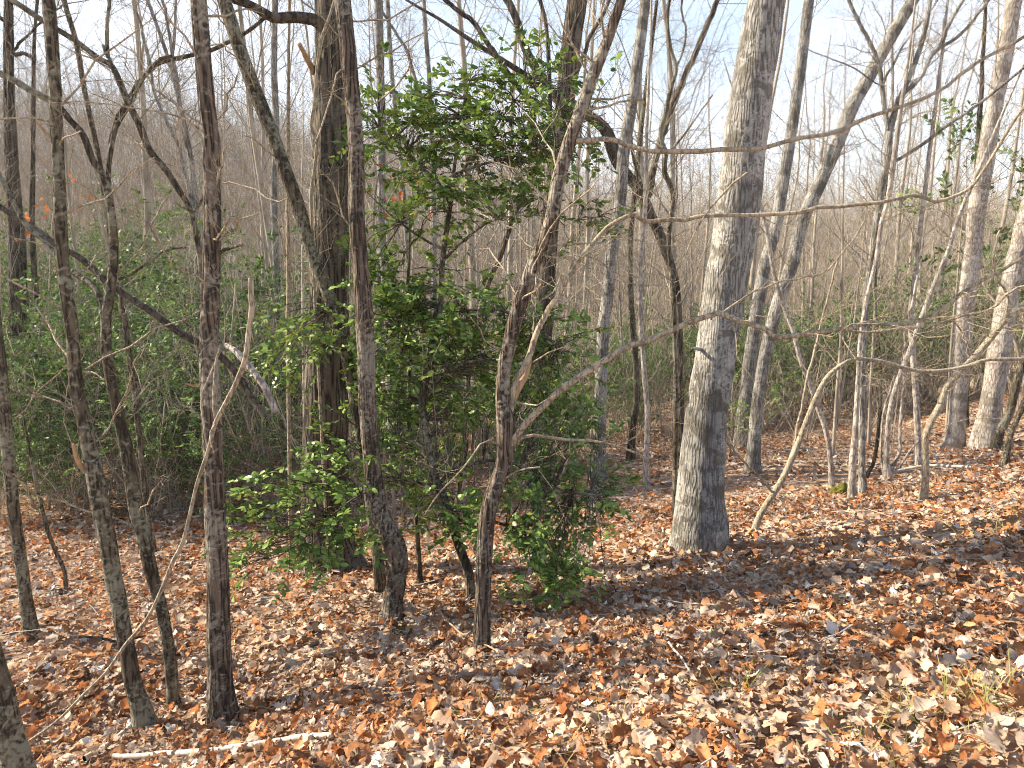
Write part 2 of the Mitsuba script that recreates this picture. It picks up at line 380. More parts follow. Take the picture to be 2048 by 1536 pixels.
tree('pale_tree', 'thick grey tree trunk with dark blotches, the stoutest pale trunk on the leafy slope',
     [(1398, 1102, 126), (1400, 1080, 112), (1401, 1050, 108), (1400, 1020, 99), (1404, 940, 90), (1411, 842, 83), (1423, 756, 80), (1435, 671, 80), (1448, 590, 83), (1460, 520, 84), (1474, 430, 85),
      (1486, 320, 84), (1491, 263, 84), (1500, 205, 82), (1512, 125, 79), (1526, 40, 76), (1533, 0, 74), (1541, -60, 72)], 'bark_grey', ext=9, amp=0.02, freq=26, stretch=0.15, crown=12, flare=0.04,
     branches=[([(1440, 706), (1405, 700), (1390, 697), (1383, 698)], 9, 5, -0.28, 'stub')])
tree('forked_tree', 'brown crooked tree forking into a stem and a splintered snag in front of the holly',
     [(960, 1316, 34), (962, 1300, 32), (965, 1236, 32), (967, 1161, 31), (970, 1085, 32), (974, 1040, 32), (984, 996, 33), (997, 961, 33), (1008, 927, 34), (1011, 886, 36), (1011, 842, 38), (1005, 797, 29), (1008, 739, 28), (1019, 688, 29),
      (1031, 637, 29), (1049, 585, 30), (1066, 534, 29), (1080, 500, 28), (1103, 437, 28), (1117, 359, 27), (1137, 290, 27), (1161, 222, 26), (1185, 154, 24), (1213, 85, 22), (1243, 0, 20), (1262, -50, 19)], 'bark_brown', amp=0.05, ext=4, crown=8,
     branches=[([(1012, 850), (1022, 815), (1045, 766), (1059, 722), (1061, 700)], 24, 7, 0.1, 'broken_snag', 'dead_wood'),
               ([(1018, 830), (1040, 775), (1071, 691), (1083, 647), (1100, 613), (1127, 568), (1151, 531), (1175, 500), (1192, 475), (1233, 441), (1274, 427)], 13, 8, 0.1, 'branch', 'bark_twig'),
               ([(1270, 430), (1288, 444), (1332, 441), (1400, 427), (1444, 427), (1587, 424), (1638, 410), (1690, 410), (1775, 405), (1826, 395), (1861, 403), (1929, 383), (1980, 325), (2048, 219), (2120, 140)], 9, 6, 0.0, 'branch', 'bark_twig'),
               ([(1368, 520), (1400, 450), (1423, 417), (1460, 380), (1495, 345)], 3, 5, -0.1, 'branch', 'bark_twig'),
               ([(1150, 282), (1165, 282), (1213, 277), (1254, 290), (1315, 304), (1400, 304), (1451, 297), (1519, 294), (1587, 277), (1656, 267), (1724, 236), (1775, 219), (1826, 202), (1895, 167), (1963, 123), (2048, 79), (2110, 40)], 11, 6, -0.4, 'branch', 'bark_twig'),
               ([(1012, 905), (1023, 886), (1042, 859), (1076, 825), (1127, 780), (1178, 746), (1247, 705), (1315, 674), (1399, 640), (1440, 630), (1485, 647), (1536, 661), (1570, 674), (1604, 671), (1690, 659), (1741, 643), (1792, 647), (1843, 637), (1888, 616), (1929, 579), (1980, 551), (2048, 514), (2110, 480)], 14, 6, -0.5, 'branch', 'bark_twig'),
               ([(1690, 660), (1740, 664), (1792, 657), (1861, 650), (1929, 626), (1987, 616), (2014, 585), (2060, 570)], 6, 5, -0.1, 'branch', 'bark_twig'),
               ([(1440, 630), (1502, 592), (1553, 568), (1638, 550), (1690, 500), (1730, 440)], 5, 3, 0.1, 'branch', 'bark_twig'),
               ([(1014, 910), (1023, 893), (1045, 876), (1076, 871), (1127, 876), (1178, 879), (1230, 890), (1290, 915)], 8, 4, 0.1, 'branch', 'bark_twig'),
               ([(990, 990), (1015, 950), (1040, 938), (1080, 934)], 5, 3, -0.1, 'branch', 'bark_twig'),
               ([(1000, 890), (980, 880), (930, 935), (880, 985), (850, 1030)], 4, 3, -0.2, 'branch', 'bark_twig')], twigs=2.5, twig_len=0.45, twig_t=(0.4, 1.0))
tree('kinked_tree', 'reddish brown straight trunk that bulges and kinks just above its foot',
     [(785, 1232, 40), (787, 1200, 34), (793, 1160, 36), (795, 1125, 40), (788, 1090, 42), (774, 1060, 40), (760, 1028, 38), (748, 960, 37), (742, 900, 36), (735, 807, 35), (732, 705, 35), (727, 602, 34), (719, 510, 31), (713, 420, 31), (713, 330, 32), (709, 240, 32),
      (700, 150, 32), (693, 70, 32), (685, 0, 33), (680, -50, 33)], 'bark_brown', amp=0.06, ext=6, crown=9, twigs=0.8, twig_len=0.4,
     branches=[([(700, 150), (680, 140), (662, 190), (645, 240), (628, 290)], 4, 3, -0.2, 'branch', 'bark_twig')])
tree('straight_tree', 'dark straight young trunk with flaking bark rising just beside the cut vine',
     [(446, 1445, 54), (445, 1425, 50), (440, 1361, 45), (437, 1261, 43), (436, 1161, 42), (432, 1060, 40), (430, 1025, 40), (426, 910, 38), (422, 807, 38), (417, 705, 36), (421, 602, 36), (424, 500, 34), (425, 410, 34), (424, 308, 34), (413, 205, 33), (405, 102, 33), (397, 0, 32), (393, -60, 31)],
     'bark_brown', amp=0.05, ext=5, crown=8, twigs=1.4, twig_len=0.4,
     branches=[([(430, 505), (455, 498), (485, 489)], 7, 5, -0.1, 'stub'), ([(418, 770), (395, 775), (372, 767)], 6, 4, -0.05, 'stub', 'dead_wood'),
               ([(398, 258), (375, 240), (320, 225), (255, 216), (180, 208), (95, 205)], 4, 2, -0.3, 'branch', 'bark_twig')])
tree('leaning_tree', 'slim lichen spotted trunk leaning steeply across the stout dark oak',
     [(763, 1188, 24), (760, 1160, 22), (755, 1111, 22), (747, 1061, 22), (738, 980, 22), (727, 900, 22), (715, 830, 23), (700, 745, 24), (678, 654, 25), (649, 568, 26), (620, 500, 27), (601, 427, 27), (571, 342, 27), (540, 256, 27), (506, 171, 27), (475, 85, 27), (448, 0, 28), (430, -55, 28)], 'bark_mossy', ext=5, crown=8, twigs=0.8, twig_len=0.5)
tree('oak_tree', 'stout dark oak trunk with furrowed bark and a big limb reaching out high up',
     [(666, 1140, 128), (662, 1115, 110), (655, 1080, 100), (650, 1010, 94), (650, 900, 90), (653, 800, 86), (656, 700, 82), (658, 600, 78), (659, 500, 75), (660, 400, 72), (662, 300, 70), (663, 150, 68), (664, 0, 68), (664, -60, 67)], 'bark_oak', amp=0.06, freq=20, stretch=0.12, ext=9, crown=14, flare=0.08,
     branches=[([(660, 70), (645, 45), (620, 36), (585, 33), (550, 36), (533, 28), (500, 10), (455, -5), (380, -40)], 27, 15, -0.6, 'limb'),
               ([(533, 33), (500, 60), (458, 82), (420, 99), (376, 109), (318, 122), (290, 150), (262, 198), (232, 246), (222, 290)], 7, 10, -0.3, 'branch'),
               ([(628, 145), (622, 130), (612, 110), (598, 88)], 13, 9, -0.3, 'broken_stub', 'dead_wood')])
tree('mossy_tree', 'mossy crooked trunk bending away from its foot beside the pale stone',
     [(294, 1462, 46), (288, 1440, 38), (280, 1410, 34), (265, 1361, 31), (255, 1300, 30), (247, 1261, 29), (237, 1200, 30), (228, 1161, 32), (215, 1080, 33), (202, 1020, 34), (185, 927, 31), (170, 850, 28), (155, 790, 27), (149, 730, 25), (145, 671, 24), (134, 590, 24), (125, 520, 23), (121, 430, 23), (117, 330, 23), (113, 250, 24), (110, 180, 24), (105, 100, 24), (97, 0, 24), (92, -60, 24)],
     'bark_mossy', ext=5, crown=8, twigs=1.2, twig_len=0.5,
     branches=[([(170, 940), (152, 915), (147, 888)], 12, 7, -0.1, 'stub', 'dead_wood'),
               ([(105, 275), (88, 262), (72, 243)], 7, 5, -0.05, 'stub', 'dead_wood'),
               ([(100, 240), (60, 235), (20, 237), (-30, 240)], 4, 3, -0.2, 'branch', 'bark_twig'),
               ([(112, 305), (125, 280), (145, 272), (162, 262)], 4, 3, -0.3, 'branch', 'bark_twig')])
tree('split_tree', 'slender lichen tree splitting into two long crossing stems next to the mossy crooked trunk',
     [(347, 1421, 27), (346, 1400, 24), (342, 1336, 23), (328, 1240, 23), (301, 1136, 25), (285, 1070, 26), (273, 1025, 26), (255, 910, 25), (236, 825, 23), (220, 750, 22), (212, 690, 21), (213, 630, 20), (220, 590, 18), (225, 540, 18), (228, 495, 17), (223, 430, 15), (216, 385, 15), (205, 350, 14),
      (188, 325, 13), (164, 267, 13), (140, 240, 12), (120, 215, 12), (92, 197, 12), (62, 181, 12), (30, 162, 12), (0, 147, 12), (-40, 125, 11)], 'bark_mossy', ext=2, twigs=1.6, twig_len=0.5,
     branches=[([(212, 672), (205, 640), (196, 600), (187, 580), (165, 556), (147, 545), (120, 525), (105, 505), (75, 470), (44, 430), (20, 385), (-20, 320)], 14, 10, 0.3, 'stem'),
               ([(216, 385), (216, 352), (222, 290), (232, 246), (263, 198), (290, 150), (318, 120), (345, 112)], 11, 6, 0.2, 'stem'),
               ([(240, 565), (300, 530), (330, 505), (372, 495)], 6, 4, 0.2, 'branch')])
tree('thin_tree', 'thin dark stem rising close behind the split lichen tree',
     [(307, 1115, 13), (302, 1060, 12), (295, 1011, 12), (289, 980, 12), (284, 927, 11), (275, 842, 11), (268, 770, 11), (258, 712, 11), (249, 637, 11), (239, 575, 10), (229, 515, 10), (215, 444, 10), (207, 393, 10), (202, 342, 10), (185, 256, 10), (167, 171, 10), (154, 92, 10), (128, 0, 10), (118, -50, 10)], 'bark_mossy', ext=4, crown=6, twigs=1.3, twig_len=0.5)
tree('mossy_tree', 'mossy trunk leaning out of view beside the low leafy sprigs',
     [(62, 1272, 27), (58, 1240, 24), (50, 1180, 23), (38, 1100, 22), (28, 1025, 22), (20, 950, 23), (12, 860, 24), (5, 780, 24), (-6, 680, 24), (-20, 560, 24)], 'bark_mossy', ext=5, crown=7, twigs=1.0)
tree('mossy_tree', 'dark mossy trunk leaning in the bottom corner, nearest of all the trunks',
     [(60, 1640, 60), (40, 1550, 54), (20, 1470, 50), (5, 1400, 46), (-12, 1340, 44), (-40, 1240, 42), (-80, 1100, 40)], 'bark_mossy', Y=3.0, ext=4, crown=6)
tree('shaded_tree', 'dark trunk with short broken limbs standing in the haze at the picture edge',
     [(38, 640, 34), (36, 560, 32), (34, 480, 30), (28, 400, 26), (22, 300, 24), (18, 200, 20), (17, 100, 18), (17, 0, 17), (17, -60, 17)], 'bark_oak', Y=13.0, ext=6, crown=8, twigs=0.7, twig_len=0.9,
     branches=[([(20, 110), (45, 108), (70, 121)], 9, 7, 0, 'stub'), ([(22, 105), (45, 85), (70, 60), (95, 40), (130, 5)], 6, 3, 0.2, 'branch'), ([(8, 40), (-10, 30)], 9, 8, 0, 'stub')])
tree('hung_pole', 'dark dead pole hung up slantwise with its lower end among the evergreens',
         [(527, 830, 14), (523, 821, 14), (495, 784, 14), (461, 732, 14), (431, 705, 15), (369, 671, 15), (297, 620, 14), (219, 568, 14), (150, 509, 13), (120, 495, 13), (85, 468, 12), (40, 440, 12), (0, 413, 12), (-60, 370, 12), (-140, 310, 11)], 'bark_black', Y=4.6, ext=2, tilt=0.3, cat='pole', hang=True,
         branches=[([(447, 696), (459, 700), (480, 720), (506, 748), (527, 777), (551, 825)], 11, 15, -0.15, 'peeled_limb', 'bark_pale')])
tree('leaning_tree', 'long thin dead stem slanting across the straight dark trunk',
     [(446, 702, 10), (441, 691, 10), (420, 643, 11), (407, 585, 11), (401, 525, 11), (393, 478, 11), (383, 427, 11), (355, 376, 12), (328, 335, 12), (297, 297, 13), (280, 253, 13), (256, 205, 13), (239, 164, 13), (222, 130, 12), (200, 118, 12), (147, 79, 12), (85, 41, 12), (24, 0, 11), (-30, -30, 11)], 'bark_mossy', Y=4.3, ext=2, twigs=1.4, twig_len=0.45, hang=True,
     branches=[([(222, 135), (213, 110), (206, 90)], 8, 6, 0, 'stub'), ([(216, 115), (214, 80), (215, 40), (219, 0), (221, -40)], 8, 7, 0.1, 'branch'), ([(385, 425), (402, 400), (420, 378)], 6, 5, -0.1, 'stub')])
tree('cut_vine', 'tan curving vine stem with a cut top end in front of the straight trunk',
     [(60, 1480, 5), (115, 1441, 5), (165, 1391, 6), (215, 1341, 6), (250, 1291, 7), (295, 1236, 7), (325, 1176, 8), (345, 1126, 9), (365, 1086, 8), (382, 1020, 8), (393, 972, 8), (417, 900, 9), (430, 849, 9), (451, 808, 10), (475, 760, 11), (492, 712, 12), (499, 654, 12), (504, 613, 12), (502, 580, 12), (502, 556, 12)], 'bark_twig', Y=3.6, ext=0, cat='vine', part_name='stem',
     branches=[([(432, 850), (428, 790), (432, 720), (440, 690)], 4, 3, 0.1, 'tendril', 'bark_twig'), ([(417, 900), (412, 850), (405, 800), (425, 740), (442, 700)], 4, 3, 0.1, 'tendril', 'bark_twig'),
               ([(433, 845), (420, 870), (428, 905)], 4, 2, -0.1, 'tendril', 'bark_twig')])

# trees across the open hollow
tree('hollow_tree', 'tall pale trunk beside the stoutest grey trunk, blackish on one side',
     [(1488, 836, 30), (1493, 790, 28), (1498, 739, 26), (1512, 637, 26), (1521, 580, 25), (1529, 534, 25), (1550, 461, 23), (1567, 359, 23), (1584, 256, 22), (1601, 137, 21), (1618, 0, 20), (1626, -60, 20)], 'bark_grey', Y=14.5, ext=7, crown=8, twigs=0.8, twig_len=0.9)
tree('hollow_tree', 'grey trunk that leans over past the clump of forked stems near its top',
     [(1505, 946, 30), (1506, 925, 26), (1512, 842, 24), (1522, 756, 24), (1539, 671, 25), (1560, 596, 26), (1587, 517, 26), (1604, 444, 26), (1638, 369, 27), (1673, 290, 27), (1700, 222, 27), (1741, 147, 26), (1785, 68, 25), (1826, 0, 24), (1860, -55, 24)], 'bark_grey', ext=6, crown=8, twigs=0.8, twig_len=0.8)
tree('crooked_tree', 'dark young tree with a crow-foot of forked stems above a straight trunk',
     [(1727, 992, 16), (1724, 934, 13), (1724, 856, 12), (1724, 773, 12), (1726, 688, 12), (1734, 585, 13), (1743, 524, 14), (1752, 450, 14), (1758, 410, 13), (1768, 350, 13), (1775, 320, 14), (1778, 280, 14), (1783, 245, 14), (1795, 215, 12), (1802, 190, 11), (1812, 170, 10), (1830, 125, 10), (1842, 90, 10), (1853, 45, 10), (1860, 0, 9), (1866, -40, 9)], 'bark_grey', ext=4, twigs=1.6, twig_len=0.6,
     branches=[([(1778, 260), (1768, 205), (1763, 165), (1757, 125), (1735, 75), (1718, 40), (1698, 0), (1680, -40)], 10, 6, 0.2, 'stem'),
               ([(1800, 195), (1825, 170), (1845, 150), (1862, 115), (1885, 80), (1905, 35), (1925, 0), (1945, -40)], 10, 7, -0.2, 'stem'),
               ([(1850, 135), (1875, 100), (1905, 80), (1940, 45), (1975, 0), (1995, -40)], 7, 6, -0.2, 'stem'),
               ([(1768, 165), (1780, 145), (1805, 95), (1840, 50), (1875, 0)], 5, 4, 0.1, 'branch'),
               ([(1776, 330), (1850, 285), (1900, 245), (1960, 205), (2010, 165), (2060, 125)], 7, 5, -0.5, 'branch'),
               ([(1772, 172), (1745, 165), (1700, 135), (1650, 115), (1600, 95)], 3, 2, 0.2, 'branch')])
tree('crooked_tree', 'slender pale stem twinned at the foot with the crow-foot young tree',
     [(1704, 1003, 16), (1705, 934, 14), (1711, 856, 11), (1715, 778, 9), (1720, 690, 8), (1733, 600, 8), (1752, 520, 8), (1762, 450, 8), (1775, 400, 8), (1785, 330, 9), (1793, 280, 9), (1800, 230, 9)], 'bark_pale', ext=1.5, twigs=0.8)
tree('bent_sapling', 'crooked sapling that curves strongly outward from a bulge above the ground',
     [(1846, 1008, 17), (1848, 985, 14), (1851, 960, 14), (1851, 925, 14), (1850, 882, 13), (1860, 848, 13), (1881, 809, 14), (1894, 773, 13), (1918, 747, 13), (1946, 718, 13), (1980, 678, 13), (2008, 643, 13), (2048, 610, 13), (2090, 570, 13)], 'bark_twig', ext=3, crown=4, twigs=1.4, twig_len=0.45,
     branches=[([(2008, 643), (2014, 600), (1998, 560), (1990, 510), (2000, 460)], 6, 4, -0.2, 'branch'), ([(1946, 712), (1935, 680), (1915, 650), (1895, 636)], 4, 3, -0.1, 'branch')])
tree('arching_sapling', 'dark sapling leaning from its foot beside the stoutest trunk into a long horizontal arch',
     [(1508, 1070, 13), (1516, 1040, 12), (1532, 1010, 12), (1555, 975, 13), (1570, 948, 12), (1594, 893, 12), (1614, 842, 12), (1632, 797, 11), (1656, 753, 10), (1683, 730, 9), (1710, 717, 8), (1758, 722, 8), (1809, 736, 8), (1850, 743, 8), (1878, 742, 8), (1929, 734, 8), (1980, 719, 7), (2048, 718, 7), (2090, 720, 6)], 'bark_twig', ext=1, twigs=1.0, twig_len=0.4, cat='tree',
     branches=[([(1548, 990), (1572, 930), (1592, 870), (1608, 815), (1618, 760), (1630, 700), (1645, 630), (1660, 570), (1680, 510)], 7, 4, 0.1, 'stem', 'bark_twig'), ([(1545, 985), (1520, 955), (1480, 915), (1450, 880)], 5, 3, -0.2, 'branch', 'bark_twig')])
tree('dead_tree', 'pale leaning stem that snakes down to the leaves behind the arching sapling',
     [(1664, 975, 11), (1662, 940, 10), (1660, 908, 10), (1649, 851, 10), (1632, 808, 9), (1621, 770, 9), (1601, 722, 9), (1587, 664, 9), (1570, 620, 9), (1553, 568, 9), (1543, 520, 9), (1535, 470, 9), (1525, 430, 8)], 'bark_pale', ext=2, twigs=0.8)
tree('coppice', 'clump of thin pale stems sprouting from one mossy foot beyond the leafy bank',
     [(1776, 962, 18), (1774, 940, 13), (1773, 921, 10), (1776, 856, 10), (1782, 812, 10), (1798, 757, 10), (1820, 700, 10), (1845, 630, 9), (1862, 585, 9), (1880, 540, 9), (1897, 500, 8), (1915, 440, 8), (1940, 380, 7)], 'bark_pale', ext=3, twigs=1.3, twig_len=0.5, part_name='stem',
     branches=[([(1777, 956), (1788, 934), (1803, 893), (1804, 830), (1806, 752), (1810, 690), (1822, 620), (1835, 550)], 8, 5, 0.1, 'stem'), ([(1773, 956), (1766, 940), (1760, 908), (1763, 856), (1777, 791), (1793, 739), (1805, 690)], 6, 3, 0.2, 'stem'),
               ([(1778, 955), (1800, 930), (1822, 900), (1838, 880)], 5, 3, -0.2, 'branch')])
tree('curved_sapling', 'thin sapling curving up from the foot of the twinned stems',
     [(1729, 962, 9), (1735, 948, 8), (1746, 929, 7), (1756, 869, 7), (1761, 804, 7), (1761, 731, 7), (1757, 690, 6), (1752, 640, 6), (1750, 560, 6), (1758, 480, 5)], 'bark_mossy', ext=2, twigs=1.2)
tree('pale_tree', 'pale stem dark at its foot standing just behind the bent sapling',
     [(1833, 975, 12), (1835, 940, 12), (1836, 903, 12), (1834, 830, 12), (1829, 752, 11), (1825, 700, 11), (1822, 640, 11), (1830, 560, 10), (1838, 480, 10), (1850, 380, 9)], 'bark_pale', Y=10.5, ext=4, crown=4, twigs=1.0)
tree('bright_tree', 'tall whitish trunk in full sun by the picture edge, first of the two thick ones',
     [(1906, 897, 34), (1912, 870, 30), (1917, 800, 30), (1924, 705, 32), (1932, 602, 33), (1943, 525, 33), (1953, 427, 33), (1970, 325, 32), (1990, 205, 31), (2014, 85, 30), (2028, 0, 29), (2038, -60, 28)], 'bark_pale', ext=6, crown=8, twigs=0.6, twig_len=0.8)
tree('bright_tree', 'thick whitish trunk darkening toward its foot, leaning out of the picture',
     [(1968, 898, 46), (1971, 865, 40), (1980, 815, 37), (1990, 760, 38), (1998, 705, 40), (2008, 640, 40), (2018, 585, 38), (2032, 525, 36), (2050, 450, 35), (2075, 360, 33)], 'bark_pale', ext=8, crown=8)
tree('slim_tree', 'slim pinkish stem leaning beside the thick whitish trunk with the dark foot',
     [(1986, 905, 19), (1994, 880, 17), (2004, 855, 16), (2017, 830, 16), (2028, 790, 15), (2037, 752, 15), (2060, 690, 14), (2090, 600, 13)], 'bark_mossy', ext=4, crown=4)
tree('slim_tree', 'dark crooked sapling at the very edge above the leafy bank',
     [(2010, 936, 13), (2013, 910, 12), (2018, 880, 11), (2032, 843, 10), (2048, 812, 10), (2080, 760, 10)], 'bark_mossy', ext=3, crown=4, twigs=1.5, twig_len=0.4)
tree('dark_tree', 'dark narrow trunk tucked behind the first whitish trunk',
     [(1927, 886, 18), (1928, 840, 15), (1930, 790, 14), (1934, 700, 13), (1942, 560, 13), (1950, 400, 12)], 'bark_oak', Y=15.0, ext=5, crown=6)

# trees behind the holly
tree('middle_tree', 'pale trunk streaked with black rising to the sky beyond the holly',
     [(1197, 965, 30), (1198, 930, 27), (1199, 876, 26), (1202, 773, 25), (1206, 671, 25), (1216, 585, 24), (1223, 510, 24), (1240, 410, 24), (1247, 308, 24), (1264, 205, 23), (1278, 103, 22), (1291, 0, 21), (1298, -60, 20)], 'bark_grey', ext=7, crown=9, twigs=0.7, twig_len=0.9)
tree('tall_tree', 'tall grey trunk partly hidden behind the crooked forked tree',
     [(1078, 800, 44), (1083, 700, 42), (1088, 620, 40), (1093, 534, 38), (1100, 440, 37), (1110, 350, 37), (1124, 256, 37), (1134, 171, 38), (1143, 85, 39), (1154, 0, 40), (1160, -60, 40)], 'bark_oak', Y=11.5, ext=7, crown=10, twigs=0.6, twig_len=0.9,
     branches=[([(1132, 215), (1105, 190), (1075, 145), (1050, 103), (1036, 58), (1012, 0), (1000, -40)], 20, 14, 0.3, 'limb'), ([(1130, 245), (1085, 210), (1045, 180), (1003, 122), (973, 79), (946, 41), (893, 0), (860, -30)], 12, 9, 0.3, 'limb'), ([(1140, 180), (1160, 130), (1175, 80), (1205, 30), (1225, -20)], 9, 7, 0.3, 'limb')])
tree('twisted_tree', 'dark tree with a thick twisted limb reaching back over the middle trunk',
     [(1364, 860, 14), (1363, 842, 13), (1360, 739, 12), (1358, 637, 13), (1352, 568, 14), (1340, 525, 17), (1329, 496, 20), (1316, 460, 21), (1302, 434, 22), (1290, 405, 22), (1281, 386, 22), (1263, 360, 21), (1247, 342, 23), (1232, 315, 26), (1226, 300, 26), (1213, 262, 24), (1178, 232, 20), (1150, 210, 18), (1125, 195, 15), (1100, 181, 13)], 'bark_oak', Y=12.6, ext=3, twigs=0.9, twig_len=0.9,
     branches=[([(1290, 405), (1305, 360), (1315, 310), (1340, 230), (1370, 160), (1395, 100), (1425, 30), (1440, -30)], 13, 10, 0.5, 'limb'), ([(1285, 390), (1272, 330), (1262, 270)], 10, 6, -0.3, 'limb')])
tree('winding_tree', 'thin winding tree that snakes up between the middle trunk and the stoutest trunk',
     [(1352, 790, 10), (1350, 700, 10), (1347, 600, 10), (1340, 520, 10), (1337, 479, 10), (1342, 430, 10), (1346, 393, 10), (1338, 365, 10), (1329, 342, 10), (1330, 320, 10), (1332, 308, 10), (1324, 285, 9), (1321, 265, 9), (1332, 222, 9), (1342, 175, 8), (1352, 140, 8), (1340, 90, 7), (1335, 40, 6), (1345, -20, 6)], 'bark_mossy', Y=8.6, ext=2, twigs=1.5, twig_len=0.6,
     branches=[([(1350, 137), (1362, 110), (1370, 70), (1362, 20), (1370, -30)], 5, 4, 0.1, 'branch'), ([(1332, 308), (1365, 275), (1395, 235), (1425, 190)], 5, 3, 0.2, 'branch')])
tree('slim_grey_tree', 'slim grey stem standing free on the leaves between the middle trunk and the stoutest one',
     [(1292, 983, 14), (1292, 940, 11), (1295, 842, 10), (1288, 739, 10), (1282, 640, 10), (1280, 560, 10), (1283, 500, 9), (1290, 420, 9), (1292, 330, 8)], 'bark_pale', ext=4, crown=5, twigs=1.2, twig_len=0.6)
tree('slim_grey_tree', 'brownish stem with a dark foot close behind the middle streaked trunk',
     [(1262, 912, 17), (1265, 860, 14), (1274, 790, 13), (1270, 700, 12), (1262, 600, 12), (1260, 500, 11), (1268, 400, 11), (1280, 280, 10)], 'bark_mossy', Y=14.0, ext=5, crown=5, twigs=0.8, twig_len=0.8)
tree('slanting_tree', 'dark slanting stem crossing low behind the holly crown',
     [(938, 730, 12), (950, 670, 12), (973, 575, 12), (1001, 510, 11), (1028, 431, 11), (1056, 369, 11), (1083, 308, 10), (1100, 240, 9), (1098, 137, 9), (1092, 50, 8), (1080, 0, 8), (1070, -40, 8)], 'bark_oak', Y=8.8, ext=3, twigs=1.0, twig_len=0.6)
tree('upright_tree', 'grey upright trunk close beside the reddish brown trunk, seen above the holly',
     [(757, 700, 17), (759, 600, 16), (762, 444, 16), (763, 308, 16), (762, 205, 16), (759, 103, 17), (757, 0, 17), (756, -60, 17)], 'bark_grey', Y=13.5, ext=7, crown=8, twigs=0.7, twig_len=0.9)
tree('upright_tree', 'thin grey trunk leaning behind the upright one above the holly leaves',
     [(815, 520, 9), (808, 400, 9), (800, 300, 9), (790, 215, 9), (783, 140, 9), (778, 60, 9), (775, 0, 9), (773, -40, 9)], 'bark_grey', Y=15.0, ext=6, crown=6, twigs=0.8, twig_len=0.9)
tree('upright_tree', 'forking thin grey trunk standing over the middle of the holly crown',
     [(868, 560, 10), (868, 450, 10), (866, 340, 10), (861, 240, 10), (858, 150, 9), (853, 90, 9), (848, 17, 9), (846, -40, 9)], 'bark_grey', Y=14.0, ext=6, crown=6, twigs=0.8, twig_len=0.9,
     branches=[([(862, 250), (845, 205), (832, 160), (815, 100), (795, 70), (775, 40), (755, 5)], 8, 5, 0.2, 'limb')])
tree('fan_tree', 'grey multi-stemmed tree fanning up behind the straight dark trunk',
     [(400, 700, 16), (398, 600, 15), (396, 500, 15), (390, 400, 14), (380, 310, 10), (362, 220, 9), (340, 130, 8), (310, 40, 7), (295, 0, 7), (280, -40, 7)], 'bark_grey', Y=12.5, ext=5, crown=6, twigs=1.1, twig_len=0.9,
     branches=[([(392, 430), (378, 330), (360, 250), (352, 170), (340, 90), (325, 0)], 9, 6, 0.3, 'stem'), ([(395, 480), (370, 330), (345, 260), (318, 190), (300, 110), (270, 20)], 8, 5, -0.3, 'stem'), ([(385, 330), (370, 260), (345, 130), (350, 50), (352, -20)], 8, 5, 0.5, 'stem')])
tree('young_tree', 'grey young tree in the gap between the straight trunk and the leaning spotted one',
     [(556, 660, 15), (552, 520, 14), (548, 400, 14), (552, 250, 13), (548, 130, 13), (550, 0, 12), (551, -50, 12)], 'bark_grey', Y=15.0, ext=6, crown=7, twigs=0.9, twig_len=0.9)
tree('young_tree', 'thin light stem running up beside the leaning spotted trunk',
     [(575, 640, 8), (577, 560, 8), (575, 420, 7), (576, 300, 7), (577, 150, 6), (579, 0, 6), (580, -40, 6)], 'bark_twig', Y=7.2, ext=3, twigs=1.2, twig_len=0.6)
tree('young_tree', 'twisting thin stem climbing close against the dark oak trunk',
     [(632, 640, 6), (628, 560, 6), (625, 480, 6), (622, 390, 7), (630, 330, 7), (634, 285, 8), (622, 250, 7), (628, 215, 7), (632, 160, 6), (640, 90, 6), (660, 30, 5), (672, -10, 5)], 'bark_twig', Y=6.6, ext=2, twigs=1.5, twig_len=0.5)
tree('young_tree', 'dark thin trunk in the grey gap between the mossy trunk and the picture edge',
     [(70, 560, 11), (64, 430, 10), (66, 330, 9), (67, 200, 8), (68, 100, 7), (75, 0, 6)], 'bark_oak', Y=14.0, ext=5, crown=5, twigs=1.2, twig_len=0.9)
tree('bare_shrub', 'bent bare shrub stem on the leaves beside the mossy leaning trunk',
     [(132, 1190, 8), (130, 1150, 8), (110, 1100, 8), (95, 1060, 8), (80, 1000, 7), (65, 930, 6), (55, 880, 5)], 'bark_mossy', ext=0.5, twigs=2.0, twig_len=0.3, cat='shrub', part_name='stem')
tree('dark_sapling', 'thin upright dark stem just left of the holly foot under its lowest leaves'.replace(' left of', ' next to'),
     [(840, 1165, 12), (838, 1120, 10), (830, 1013, 10), (822, 910, 9), (818, 790, 9), (820, 690, 8), (815, 600, 7), (818, 520, 6)], 'bark_mossy', ext=0.5, twigs=1.2, twig_len=0.35)

# ------------------------------------------------------------------ leaves


